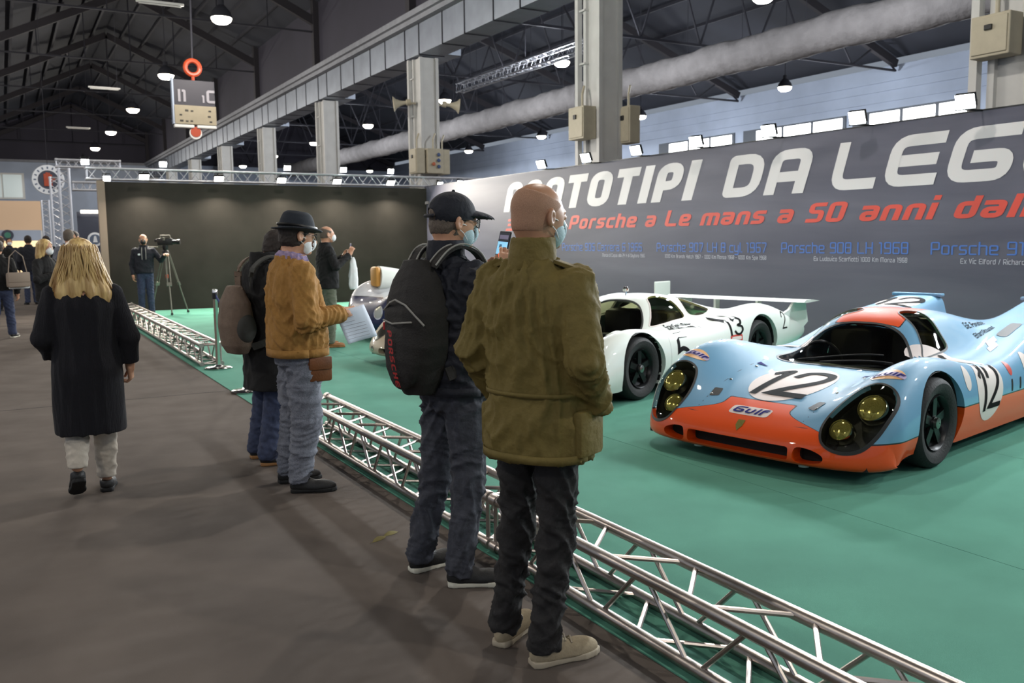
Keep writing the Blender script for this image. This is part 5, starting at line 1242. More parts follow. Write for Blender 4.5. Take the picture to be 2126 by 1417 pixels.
def stand_pose(H=1.75, **kw):
    """relaxed standing joints, facing +Y; +X is the figure's right"""
    S = dict(pelvis=(0, -.01, .53 * H), neck=(0, -.035, .845 * H), head=(0, .01, .925 * H), lsh=(-.175, -.02, .80 * H), rsh=(.175, -.02, .80 * H), lel=(-.235, -.06, .63 * H), rel=(.235, -.06, .63 * H), lwr=(-.235, .04, .49 * H), rwr=(.235, .04, .49 * H),
             lhip=(-.085, 0, .50 * H), rhip=(.085, 0, .50 * H), lkn=(-.10, .02, .28 * H), rkn=(.10, .02, .28 * H), lan=(-.11, -.02, .065), ran=(.11, -.02, .065))
    S.update(kw); return S
mat('skin', '#ba8a6c', .55, noise=.10, nscale=25, bump=.15, bscale=180, bdist=.002); mat('skin_head', '#ad8062', .42, noise=.12, nscale=18, bump=.2, bscale=220, bdist=.002); mat('eye_white', '#e8e4de', .3); mat('eye_dark', '#2b1d14', .3)
mat('strap_white', '#d8d8d4', .7); mat('mask_white', '#dfe2e2', .75, bump=.1, bscale=200); mat('mask_blue', '#a3bcc2', .75, bump=.2, bscale=120)
mat('olive_cloth', '#6a5c30', .75, spec=.25, noise=.06, nscale=60, bump=.55, bscale=11, bdist=.03); mat('black_denim', '#191717', .85, noise=.25, nscale=40, bump=.5, bscale=14, bdist=.03); mat('grey_denim', '#383a42', .9, noise=.22, nscale=35, bump=.55, bscale=12, bdist=.035)
mat('suede_beige', '#988b72', .9, noise=.10, nscale=60, bump=.2, bscale=150); mat('sole_beige', '#a59a86', .8); mat('navy_cloth', '#11141f', .8, noise=.12, nscale=30, bump=.5, bscale=12, bdist=.03); mat('mustard_cloth', '#976d33', .9, noise=.10, nscale=45, bump=.5, bscale=12, bdist=.03)
mat('grey_tweed', '#6b6e77', .95, noise=.30, nscale=160, bump=.4, bscale=40, bdist=.01); mat('black_cloth2', '#0e0d0d', .9, noise=.2, nscale=30, bump=.4, bscale=30, bdist=.01); mat('blue_denim', '#353d55', .9, noise=.25, nscale=30, bump=.4, bscale=30, bdist=.012)
mat('shoe_black', '#141414', .6, bump=.2, bscale=90); mat('sole_white', '#c9c6b6', .8); mat('sole_black', '#0c0c0c', .8); mat('sole_tan', '#8a6238', .8); mat('knit_black', '#0d0c13', .95, bump=.7, bscale=60, bdist=.01, stretch=(3, 3, .3)); mat('cream_cloth', '#b9b0a2', .9, noise=.08, nscale=30, bump=.3, bscale=30, bdist=.01)
mat('hair_blond', '#e0c283', .45, noise=.5, nscale=34, col2='#85602f', stretch=(1, 1, .10), bump=.6, bscale=55, bdist=.01); mat('hair_grey', '#5c5147', .8, noise=.3, nscale=150, bump=.4, bscale=250); mat('hair_stubble', '#a17a60', .7, noise=.18, nscale=350, bump=.3, bscale=400); mat('hair_dark', '#241a14', .7, noise=.3, nscale=120, bump=.4, bscale=200)
mat('pink_scarf', '#a98fa4', .9, noise=.5, nscale=40, col2='#6d6790', bump=.3, bscale=60); mat('felt_navy', '#1b2129', .85, bump=.2, bscale=200); mat('brown_leather', '#6d3f1c', .5, noise=.2, nscale=14, bump=.2, bscale=90)
mat('pack_black', '#1b1815', .8, noise=.15, nscale=40, bump=.3, bscale=120); mat('piping_grey', '#8f8d86', .6); mat('pack_red', '#a3211f', .6); mat('pack_taupe', '#6b5a4c', .85, noise=.12, nscale=30, bump=.3, bscale=100); mat('pack_dark', '#3a3a36', .8); mat('sage_cloth', '#5d6152', .9, bump=.3, bscale=40); mat('tan_shoe', '#8a5a2e', .6); mat('paper', '#c3cbd6', .8)
# ================================================================ the visitors
def figure(label, loc, heading): return thing('person', label, 'person', (loc[0], loc[1], .0066 if loc[0] > 2 else .0), math.radians(heading - 90))
def loc2(loc, heading, wx, wy):
    a = -math.radians(heading - 90); x, y = wx - loc[0], wy - loc[1]; return (x * math.cos(a) - y * math.sin(a), x * math.sin(a) + y * math.cos(a))
def foot(S, side, loc, heading, heel, wang, t, m, ms, z=0.0, L=.285, laces=None, h=.006, pitch=0.0, hi=.10):
    """place a shoe by its heel in the hall and set the ankle above it"""
    hx, hy = loc2(loc, heading, *heel); la = math.radians(wang - (heading - 90)); R_ = (math.cos(la), math.sin(la))
    S[side + 'an'] = (hx + R_[0] * .055, hy + R_[1] * .055, .085 + z + .05 * math.sin(-pitch) * 0); shoe(t, (hx, hy), la, m, ms, L, z, pitch, h, hi, laces=laces)
def ring_band(t, torso, z, w_, off, m, name, parent=None, p=2.4, a0=0, a1=2 * math.pi, th=.004):
    """flat band hugging a garment at height z"""
    st = np.array(torso, float); cx, cy, rx, ry = (np.interp(z, st[:, 0], st[:, i]) for i in range(1, 5)); n = 48; V, Fc = [], []
    an = np.linspace(a0, a1, n)
    for a in an:
        c, s_ = math.cos(a), math.sin(a); q = 2 / p; x = np.sign(c) * abs(c) ** q; y = np.sign(s_) * abs(s_) ** q
        for zz in (-w_ / 2, w_ / 2): V.append((cx + (rx + off) * x, cy + (ry + off) * y, z + zz))
    Fc = [(2 * i, 2 * i + 2, 2 * i + 3, 2 * i + 1) for i in range(n - 1)]
    o = mesh_obj(name, V, Fc, MATS[m], parent or t, True); md = o.modifiers.new('s', 'SOLIDIFY'); md.thickness = th; md.offset = 0; return o
def collar(t, S, z0, z1, r0, r1, m, cy=-.03, th=.012, h=.007, fall=0.0, name='collar'):
    def f(X, Y, Z):
        P_ = (X, Y, Z); a = loft_(P_, [(z0, 0, cy, r0[0], r0[1]), ((z0 + z1) / 2, 0, cy, (r0[0] + r1[0]) / 2, (r0[1] + r1[1]) / 2), (z1, 0, cy + .006, r1[0], r1[1])], 2); b = loft_(P_, [(z0 - .05, 0, cy, r0[0] - th, r0[1] - th), (z1 + .05, 0, cy + .006, r1[0] - th, r1[1] - th)], 2)
        return np.maximum(np.maximum(a, -b), Z - z1 + fall * (Y - cy))
    return blob(name, f, (-.16, -.18, z0 - .03), (.16, .16, z1 + .04), h, m, t, .003, (30, 30, 30), 5)

# ---- bald man in the olive field jacket, back to us
def olive_man():
    loc, hd = (1.66, 2.735), 25.0; t = figure('bald man in olive green field jacket and black jeans, hands in pockets, seen from behind', loc, hd)
    S = stand_pose(1.755, head=(.0, .015, 1.632), hyaw=math.radians(-18), hpitch=math.radians(-4), neck=(0, -.035, 1.47), lel=(-.243, -.07, 1.15), rel=(.245, -.075, 1.14), lwr=(-.205, .08, .95), rwr=(.205, .085, .94), lsh=(-.172, -.02, 1.405), rsh=(.172, -.02, 1.395), skin='skin_head', hipw=.165, hres=.005)
    S['torso'] = [(.765, 0, .0, .205, .155), (.90, 0, .0, .205, .158), (1.0, 0, 0, .190, .145), (1.10, 0, -.005, .192, .145), (1.25, 0, -.015, .203, .145), (1.36, 0, -.02, .200, .132), (1.425, 0, -.025, .165, .115), (1.465, 0, -.03, .115, .095), (1.49, 0, -.03, .085, .08)]
    foot(S, 'r', loc, hd, (1.585, 2.672), -3, t, 'suede_beige', 'sole_beige', laces='sole_beige', h=.005)
    foot(S, 'l', loc, hd, (1.555, 2.865), 33, t, 'suede_beige', 'sole_beige', laces='sole_beige', h=.006)
    for s_, k in (('l', -1), ('r', 1)): a = np.array(S[s_ + 'an']); S[s_ + 'kn'] = tuple((np.array((k * .085, .01, .91)) * .45 + a * .55) + (k * .0, .035, 0)); S[s_ + 'hip'] = (k * .08, 0, .90)
    skin_body(t, S)
    j = garment_top(t, S, 'jacket', 'olive_cloth', .014, .0085, seed=4, sleeve=(.078, .068, .055))
    collar(t, S, 1.445, 1.565, (.092, .09), (.079, .085), 'olive_cloth')
    ring_band(t, S['torso'], 1.015, .016, .002, 'olive_cloth', 'drawcord', j); ring_band(t, S['torso'], .79, .03, .003, 'olive_cloth', 'hem_band', j)
    for k in (-1, 1): MB().bbox(k * .200 - .022, k * .200 + .022, -.06, .10, .79, .96, .018).build('side_pocket', 'olive_cloth', j, True); MB().bar((k * .10, -.03, 1.478), (k * .185, -.02, 1.452), .045, .012).build('epaulette', 'olive_cloth', j)
    trousers(t, S, 'black_denim', (.092, .073, .064, .066), .012, .035, h=.0085, seed=8)
    short_hair(t, S, 'hair_stubble', .0022, crown=False, h=.005, amp=0)
    face_mask(t, S, 'flat', 'mask_blue', .005)
olive_man()
# ---- man in navy jacket and cap, filming
def cap_man():
    loc, hd = (1.735, 3.60), 14.0; t = figure('man in navy jacket and dark baseball cap raising a phone', loc, hd)
    S = stand_pose(1.74, head=(0, .02, 1.632), hyaw=math.radians(-16), hpitch=math.radians(-6), neck=(0, -.04, 1.47), lel=(-.27, .03, 1.14), rel=(.27, .02, 1.13), lwr=(-.10, .27, 1.36), rwr=(.085, .25, 1.40), lsh=(-.17, -.02, 1.40), rsh=(.17, -.02, 1.395), rhand=dict(d=(-.15, .35, 1), n=(-.75, .6, .0), curl=.55, ti=.2), lhand=dict(d=(.2, .35, 1), n=(.75, .6, 0), curl=.6, ti=.2), hres=.005, handres=.005)
    S['torso'] = [(.875, 0, 0, .185, .145), (.95, 0, 0, .19, .15), (1.08, 0, -.005, .195, .15), (1.25, 0, -.015, .203, .15), (1.36, 0, -.02, .20, .135), (1.425, 0, -.025, .165, .115), (1.465, 0, -.03, .115, .095), (1.49, 0, -.03, .085, .08)]
    foot(S, 'r', loc, hd, (1.655, 3.525), -24, t, 'shoe_black', 'sole_white'); foot(S, 'l', loc, hd, (1.575, 3.76), 10, t, 'shoe_black', 'sole_white')
    for s_, k in (('l', -1), ('r', 1)): a = np.array(S[s_ + 'an']); S[s_ + 'kn'] = tuple((np.array((k * .085, .0, .90)) * .45 + a * .55) + (k * .0, .04, 0)); S[s_ + 'hip'] = (k * .082, 0, .89)
    skin_body(t, S); j = garment_top(t, S, 'jacket', 'navy_cloth', .013, .009, seed=14, sleeve=(.078, .066, .052)); collar(t, S, 1.445, 1.56, (.092, .09), (.08, .085), 'navy_cloth'); ring_band(t, S['torso'], .895, .04, .002, 'navy_cloth', 'hem_band', j)
    trousers(t, S, 'grey_denim', (.10, .078, .068, .072), .015, .04, h=.009, seed=18)
    short_hair(t, S, 'hair_grey', .006, low=-.06)
    def fc(P_):
        d = elp(P_, (0, -.012, .042), (.089, .111, .094)); d = np.maximum(d, .004 + .20 * P_[1] - P_[2]); d = np.maximum(d, -elp(P_, (0, -.125, .020), (.038, .05, .030)))
        br = elp(P_, (0, .085, .022), (.082, .118, .042)); br = np.maximum(br, -elp(P_, (0, .085, .008), (.095, .135, .042))); br = np.maximum(br, .05 - P_[1]); return np.minimum(d, br)
    cp = head_blob(t, S, 'cap', fc, 'navy_cloth', .0055, ext=(.13, .26, .16)); MB().lathe([(.009, 0), (.006, .008), (.001, .010)], on_head(S, (0, -.012, .135)), (0, 0, 1), 10).build('cap_button', 'navy_cloth', cp)
    b = MB().tube([on_head(S, (.044 * math.cos(a), -.118 - .006 * math.sin(a), .018 + .0 * a)) for a in np.linspace(-.2, math.pi + .2, 9)], .009, 6).build('cap_strap', 'navy_cloth', cp, True)
    MB().obox(on_head(S, (-.025, -.123, .075)), on_head(S, (.016, 0, 0)) - np.array(S['head']), on_head(S, (0, .003, 0)) - np.array(S['head']), on_head(S, (0, 0, .006)) - np.array(S['head'])).build('cap_print', 'piping_grey', cp)
    face_mask(t, S, 'flat', 'mask_blue', .005); spectacles(t, S)
    # phone held up in front of the face
    ph = thing('phone', 'smartphone held up by the man in the cap, its screen showing the blue car', 'phone', (0, 0, 0)); M = Matrix.Translation((loc[0], loc[1], 0)) @ Matrix.Rotation(math.radians(hd - 90), 4, 'Z')
    ph.matrix_world = M @ Matrix.Translation((-.008, .325, 1.515)) @ Matrix.Rotation(math.radians(-14), 4, 'X') @ Matrix.Rotation(math.radians(4), 4, 'Y')
    MB().bbox(-.039, .039, -.004, .004, -.08, .08, .003).build('case', 'plastic_black', ph); sc_ = MB().box(-.036, .036, -.0048, -.0042, -.074, .074).build('screen', 'screen_dark', ph)
    for (x, z, w_, h_, m) in ((0, .052, .03, .010, 'screen_grey'), (.0, .0, .034, .030, 'screen_blue'), (-.012, .008, .009, .009, 'screen_black'), (.014, -.004, .009, .009, 'screen_black'), (.008, -.035, .024, .010, 'screen_orange'), (0, -.058, .034, .010, 'screen_green')): MB().box(x - w_, x + w_, -.0056, -.0049, z - h_, z + h_).build('screen_image', m, sc_)
    # backpack
    bp = thing('backpack', 'black backpack with grey piping and red lettering on the capped man\'s back', 'backpack', (loc[0], loc[1], 0), math.radians(hd - 90))
    def fb(X, Y, Z):
        zz = Z - 1.17; tap = np.interp(Z, [.88, .97, 1.1, 1.25, 1.38, 1.48], [.075, .115, .15, .155, .125, .06]); dep = np.interp(Z, [.88, .97, 1.08, 1.25, 1.38, 1.48], [.05, .085, .115, .11, .075, .04])
        e = (np.abs((X + .01) / tap) ** 3 + np.abs((Y + .185) / dep) ** 3) ** (1 / 3); d = (e - 1) * np.minimum(tap, dep); d = np.maximum(d, np.maximum(.885 - Z, Z - 1.475)); d = np.maximum(d, Y + .125)
        pk = elp((X, Y, Z), (-.01, -.275, 1.07), (.11, .042, .16)); return smin(d, pk, .015)
    main = blob('pack_body', fb, (-.25, -.36, .84), (.25, -.10, 1.50), .007, 'pack_black', bp, .004, (20, 20, 14), 3)
    pol = lambda pts, r, m, nm: MB().tube(pts, r, 6).build(nm, m, main, True)
    pol([(-.14, -.268, 1.255), (-.06, -.295, 1.29), (-.01, -.302, 1.305), (.05, -.295, 1.285), (.135, -.262, 1.20)], .0045, 'piping_grey', 'piping'); pol([(-.105, -.298, 1.215), (-.01, -.322, 1.205), (.095, -.298, 1.215)], .004, 'piping_grey', 'piping')
    MB().bbox(-.152, -.138, -.27, -.25, 1.165, 1.20, .004).build('side_tab', 'pack_red', main)
    V, Fc, w0 = text2d('PORSCHE', .034, t=.2, gap=.18, rad=.2)
    mesh_obj('lettering', [(-.045 + vy * .9 + vx * .22, -.327 + 1.1 * (vx - w0 * .35) ** 2, 1.175 - vx * 1.30) for vx, vy, l_ in V], Fc, MATS['pack_red'], main)
    for k in (-1, 1):
        sp_ = [(k * .075, -.165, 1.44), (k * .092, -.105, 1.505), (k * .105, -.03, 1.528), (k * .112, .06, 1.49), (k * .118, .12, 1.38), (k * .135, .135, 1.22), (k * .17, .06, 1.05), (k * .13, -.14, .98)]; sp_ = smooth_curve(sp_, 5)
        b = MB()
        for i in range(len(sp_) - 1): b.bar(sp_[i], sp_[i + 1], .058, .012, (k * .15, 0.2, 1) if i < 18 else (0, 1, .2))
        st_ = b.build('shoulder_strap', 'pack_black', bp); MB().tube([Vector(p) + Vector((.028, -.004, .010)) for p in sp_[:22]], .004, 5).tube([Vector(p) + Vector((-.028, -.004, .010)) for p in sp_[:22]], .004, 5).build('piping', 'piping_grey', st_, True)
for n_, c_, e_ in (('screen_dark', '#20242c', .15), ('screen_grey', '#6a6478', .5), ('screen_blue', '#7db7d6', .9), ('screen_black', '#0a0a0a', .0), ('screen_orange', '#e05a20', .9), ('screen_green', '#2f8a68', .6)): mat(n_, c_, .3, emit=c_, estr=e_)
cap_man()
# ---- man in mustard jacket and felt hat with a sheet of paper
def mustard_man():
    loc, hd = (1.575, 5.50), 2.0; t = figure('man in mustard jacket, dark felt hat and white mask reading a sheet', loc, hd)
    S = stand_pose(1.70, head=(.0, .025, 1.590), hyaw=math.radians(0), hpitch=math.radians(-8), neck=(0, -.035, 1.44), lel=(-.28, .0, 1.09), rel=(.285, -.03, 1.085), lwr=(-.14, .25, 1.10), rwr=(.145, .255, 1.11), lsh=(-.18, -.02, 1.375), rsh=(.18, -.02, 1.365), rhand=dict(d=(-.25, 1, .05), n=(-.8, -.1, -.5), curl=.75, ti=.8), lhand=dict(d=(.3, 1, .05), n=(.8, 0, -.5), curl=.7, ti=.8), hipw=.17)
    S['torso'] = [(.855, 0, 0, .205, .175), (.92, 0, .0, .212, .185), (1.05, 0, -.0, .215, .18), (1.22, 0, -.012, .215, .165), (1.33, 0, -.02, .205, .145), (1.395, 0, -.025, .17, .12), (1.435, 0, -.03, .12, .10), (1.46, 0, -.03, .09, .085)]
    foot(S, 'r', loc, hd, (1.47, 5.405), -20, t, 'shoe_black', 'sole_black'); foot(S, 'l', loc, hd, (1.46, 5.65), 0, t, 'shoe_black', 'sole_black')
    for s_, k in (('l', -1), ('r', 1)): a = np.array(S[s_ + 'an']); S[s_ + 'kn'] = tuple((np.array((k * .085, .0, .87)) * .45 + a * .55) + (0, .04, 0)); S[s_ + 'hip'] = (k * .085, 0, .86)
    S['pelvis'] = (0, -.01, .90); skin_body(t, S)
    j = garment_top(t, S, 'jacket', 'mustard_cloth', .016, .0095, seed=24, sleeve=(.088, .078, .058)); collar(t, S, 1.42, 1.475, (.105, .10), (.095, .095), 'mustard_cloth'); ring_band(t, S['torso'], .875, .05, .004, 'mustard_cloth', 'waistband', j)
    sh = blob('shirt_tail', lambda X, Y, Z: loft_((X, Y, Z), [(.79, 0, 0, .165, .14), (.92, 0, 0, .17, .14)]), (-.2, -.18, .77), (.2, .18, .95), .012, 'grey_tweed', t, .003)
    trousers(t, S, 'grey_tweed', (.115, .10, .083, .070), .014, .03, h=.0095, seed=28)
    short_hair(t, S, 'hair_dark', .010, low=-.075)
    def fs(P_): d = np.sqrt((np.sqrt(P_[0] ** 2 + (P_[1] + .02) ** 2) - .072) ** 2 * .9 + (P_[2] + .145 - .25 * (-P_[1]) * .3) ** 2 * .55) - .030; return d
    head_blob(t, S, 'scarf', fs, 'pink_scarf', .006, .006, (.15, .16, .24), (40, 40, 40), 6)
    def fh(P_):
        x, y, z = P_; r = np.sqrt((x / .094) ** 2 + ((y + .008) / .115) ** 2); d = loft_(P_, [(.03, 0, -.008, .094, .116), (.06, 0, -.008, .092, .113), (.10, 0, -.01, .084, .104), (.135, 0, -.012, .070, .088), (.150, 0, -.012, .05, .065)], 2)
        d = np.maximum(d, -elp(P_, (0, .0, .165), (.028, .085, .028)))
        zb = .036 - .045 * np.clip(-y - .02, -.2, .2) * 1.1 + .10 * (x / .14) ** 2 * .12
        bt = np.maximum(np.abs(z - zb) - .0055, (np.sqrt((x / .140) ** 2 + ((y + .008) / .158) ** 2) - 1) * .13); return smin(d, bt, .012)
    ht = head_blob(t, S, 'felt_hat', fh, 'felt_navy', .006, .0, (.18, .2, .2)); R_ = head_rot(S['hyaw'], S['hpitch'])
    MB().tube([on_head(S, (.0955 * math.cos(a), -.008 + .118 * math.sin(a), .060)) for a in np.linspace(0, 2 * math.pi, 33)[:-1]], .010, 6, closed=True).build('hat_band', 'plastic_black', ht, True)
    face_mask(t, S, 'fold', 'mask_white', .006); spectacles(t, S)
    # the sheet of paper
    pp = thing('paper_sheet', 'printed white sheet in the hand of the man in mustard', 'paper', (loc[0], loc[1], 0), math.radians(hd - 90)); V, Fc = [], []
    c0, ex, ey = np.array((.16, .285, 1.075)), np.array((-.06, .215, .035)), np.array((-.02, -.075, .205)); n = 8
    for i in range(n + 1):
        for k in range(n + 1): a, b = i / n - .35, k / n - .72; V.append(tuple(c0 + ex * a + ey * b + np.array((.012, 0, 0)) * math.sin(a * 4 + b * 2)))
    Fc = [(i * (n + 1) + k, (i + 1) * (n + 1) + k, (i + 1) * (n + 1) + k + 1, i * (n + 1) + k + 1) for i in range(n) for k in range(n)]
    o = mesh_obj('sheet', V, Fc, MATS['paper'], pp, True); md = o.modifiers.new('s', 'SOLIDIFY'); md.thickness = .001
    for b in (-.6, -.5, -.4, -.3, -.2, -.1, .02, .12):
        MB().tube([c0 + ex * a + ey * b + np.array((.012, 0, 0)) * math.sin(a * 4 + b * 2) + np.array((.0012, -.0008, 0)) for a in np.linspace(-.28, .15 + .3 * (b < -.1), 8)], .0012, 4).build('print_line', 'sign_grey', o)
    bg = thing('belt_bag', 'small brown leather bag hanging at the mustard man\'s hip', 'bag', (loc[0], loc[1], 0), math.radians(hd - 90))
    bd = MB().bbox(.145, .195, .0, .155, .695, .845, .018).build('bag_body', 'brown_leather', bg, True); MB().bbox(.185, .205, .005, .15, .77, .85, .008).build('flap', 'brown_leather', bd, True); MB().bbox(.165, .185, -.005, .015, .815, .865, .004).build('clip', 'chrome', bd)
mustard_man()
# ---- man in the long dark coat with a taupe backpack
def coat_man():
    loc, hd = (1.60, 6.25), 12.0; t = figure('man in long black coat and jeans half hidden behind the mustard jacket', loc, hd)
    S = stand_pose(1.70, head=(.0, .09, 1.515), hyaw=math.radians(0), hpitch=math.radians(-22), neck=(0, -.02, 1.40), lel=(-.27, -.05, 1.07), rel=(.27, -.05, 1.07), lwr=(-.2, .14, .95), rwr=(.2, .14, .95), lsh=(-.18, -.02, 1.35), rsh=(.18, -.02, 1.35), res=.011)
    S['torso'] = [(.535, 0, 0, .225, .18), (.75, 0, 0, .22, .175), (.95, 0, 0, .21, .165), (1.1, 0, -.005, .21, .16), (1.22, 0, -.012, .212, .155), (1.31, 0, -.02, .20, .14), (1.375, 0, -.025, .165, .12), (1.415, 0, -.03, .12, .10), (1.44, 0, -.03, .09, .085)]
    foot(S, 'r', loc, hd, (1.475, 6.175), -8, t, 'shoe_black', 'sole_tan', h=.007); foot(S, 'l', loc, hd, (1.465, 6.42), 5, t, 'shoe_black', 'sole_tan', h=.007)
    for s_, k in (('l', -1), ('r', 1)): a = np.array(S[s_ + 'an']); S[s_ + 'kn'] = tuple((np.array((k * .085, .0, .87)) * .45 + a * .55) + (0, .03, 0)); S[s_ + 'hip'] = (k * .085, 0, .86)
    skin_body(t, S); garment_top(t, S, 'coat', 'black_cloth2', .010, .011, seed=34, sleeve=(.085, .072, .056)); collar(t, S, 1.40, 1.49, (.10, .10), (.09, .095), 'black_cloth2'); trousers(t, S, 'blue_denim', (.095, .085, .078, .078), .008, .045, h=.011, seed=38); short_hair(t, S, 'hair_dark', .010, low=-.075, h=.008)
    face_mask(t, S, 'dome', 'mask_white', .008)
    bp = thing('backpack', 'taupe backpack with dark side pocket on the black-coated man\'s back', 'backpack', (loc[0], loc[1], 0), math.radians(hd - 90))
    def fb(X, Y, Z):
        tap = np.interp(Z, [.79, .86, 1.0, 1.15, 1.27], [.10, .15, .165, .15, .08]); dep = np.interp(Z, [.79, .86, 1.0, 1.15, 1.27], [.05, .085, .10, .08, .035]); e = (np.abs(X / tap) ** 2.6 + np.abs((Y + .25) / dep) ** 2.6) ** (1 / 2.6); return np.maximum((e - 1) * np.minimum(tap, dep), np.maximum(.80 - Z, np.maximum(Z - 1.265, Y + .165)))
    mb = blob('pack_body', fb, (-.2, -.38, .77), (.2, -.14, 1.3), .009, 'pack_taupe', bp, .004, (18, 18, 14), 4)
    blob('side_pocket', lambda X, Y, Z: elp((X, Y, Z), (.14, -.24, .98), (.045, .07, .10)), (.05, -.34, .85), (.22, -.14, 1.12), .008, 'pack_dark', mb)
    for k in (-1, 1):
        sp_ = smooth_curve([(k * .09, -.18, 1.24), (k * .11, -.16, 1.38), (k * .13, -.06, 1.455), (k * .13, .05, 1.43), (k * .14, .14, 1.30), (k * .17, .10, 1.05), (k * .20, -.10, .90), (k * .13, -.2, .85)], 5); b = MB()
        for i in range(len(sp_) - 1): b.bar(sp_[i], sp_[i + 1], .05, .010, (k * .2, .2, 1) if i < 18 else (k, .3, 0))
        b.build('shoulder_strap', 'pack_taupe' if k < 0 else 'pack_dark', bp)
coat_man()
# ---- blonde woman walking away
def blonde():
    loc, hd = (.405, 5.98), 88.0; t = figure('blonde woman in long dark knit dress and cream trousers walking away', loc, hd)
    S = stand_pose(1.58, head=(.0, .02, 1.462), hyaw=math.radians(-4), hpitch=math.radians(-2), neck=(0, -.03, 1.31), lel=(-.232, -.04, 1.00), rel=(.245, -.03, .985), lwr=(-.18, .14, .87), rwr=(.245, .03, .795), lsh=(-.165, -.02, 1.255), rsh=(.165, -.02, 1.255), fem=True, hipw=.16, rhand=dict(d=(.05, .15, -1), n=(-.8, .3, 0), curl=.8, ti=.8, sc=.92), lhand=dict(d=(.5, .8, -.2), n=(.3, 0, -1), curl=.5, sc=.9), pelvis=(0, -.01, .84))
    S['torso'] = [(.405, .0, 0, .205, .165), (.60, 0, 0, .205, .17), (.80, 0, -.01, .20, .175), (.95, 0, -.005, .178, .15), (1.08, 0, -.01, .178, .145), (1.18, 0, -.015, .185, .14), (1.245, 0, -.02, .165, .115), (1.285, 0, -.025, .12, .09), (1.31, 0, -.025, .08, .07)]
    foot(S, 'l', loc, hd, (.315, 5.83), 92, t, 'shoe_black', 'sole_black', z=.135, pitch=-.55, L=.25, h=.006, hi=.07); foot(S, 'r', loc, hd, (.475, 6.02), 80, t, 'shoe_black', 'sole_black', L=.25, hi=.065)
    S['lan'] = (S['lan'][0], S['lan'][1] - .01, .215); S['lkn'] = (-.075, .02, .47); S['lhip'] = (-.075, 0, .80); S['rkn'] = (.085, .06, .44); S['rhip'] = (.075, 0, .80); S['ran'] = (S['ran'][0], S['ran'][1], .09)
    skin_body(t, S); garment_top(t, S, 'knit_dress', 'knit_black', .006, .009, seed=44, sleeve=(.064, .060, .056), short=.02, sc=(26, 26, 4)); trousers(t, S, 'cream_cloth', (.085, .075, .066, .060), .005, .0, h=.009, seed=48)
    def fhair(P_):
        x, y, z = P_; an = np.arctan2(x, -y); rid = 1 + .035 * np.sin(an * 11 + z * 9) + .022 * np.sin(an * 23 - z * 14 + 2); d = elp(P_, (0, -.018, .034), (.092, .112, .098))
        st = loft_(P_, [(-.30, .01, -.06, .135, .055), (-.26, .01, -.065, .165, .075), (-.20, .008, -.06, .175, .09), (-.14, .0, -.05, .150, .10), (-.07, 0, -.035, .122, .108), (0, 0, -.022, .104, .112), (.05, 0, -.02, .095, .11)], 2.0)
        st = np.where(True, st - .05 * (rid - 1) * 1.6, st); d = smin(d, st, .03); d = np.maximum(d, -elp(P_, (0, .09, -.10), (.075, .085, .17))); d = np.maximum(d, -.275 - z + .05 * np.sin(an * 5 + 1) + .035 * np.sin(an * 14)); return d
    hr = head_blob(t, S, 'hair', fhair, 'hair_blond', .0065, .003, (.2, .2, .34), (50, 50, 8), 9)
    b = MB(); r = np.random.default_rng(5)
    for i in range(170):
        a = r.uniform(-1.9, 1.9); k0 = r.uniform(.03, .09); z1 = r.uniform(-.34, -.22); p = []
        for q in np.linspace(0, 1, 8):
            z = k0 + (z1 - k0) * q; rx = np.interp(z, [-.34, -.2, -.1, 0, .05, .09], [.175, .182, .145, .112, .100, .085]); ry = np.interp(z, [-.34, -.2, -.1, 0, .05, .09], [.07, .095, .112, .120, .116, .10])
            p.append(on_head(S, (rx * math.sin(a) + .008 * math.sin(q * 7 + i), -.03 - ry * math.cos(a) + .006 * math.sin(q * 6 + i * 2), z)))
        b.tube(p, [.0045] * 6 + [.003, .001], 5)
    o = b.build('hair_strands', 'hair_blond', hr, True); o['kind'] = 'stuff'
blonde()
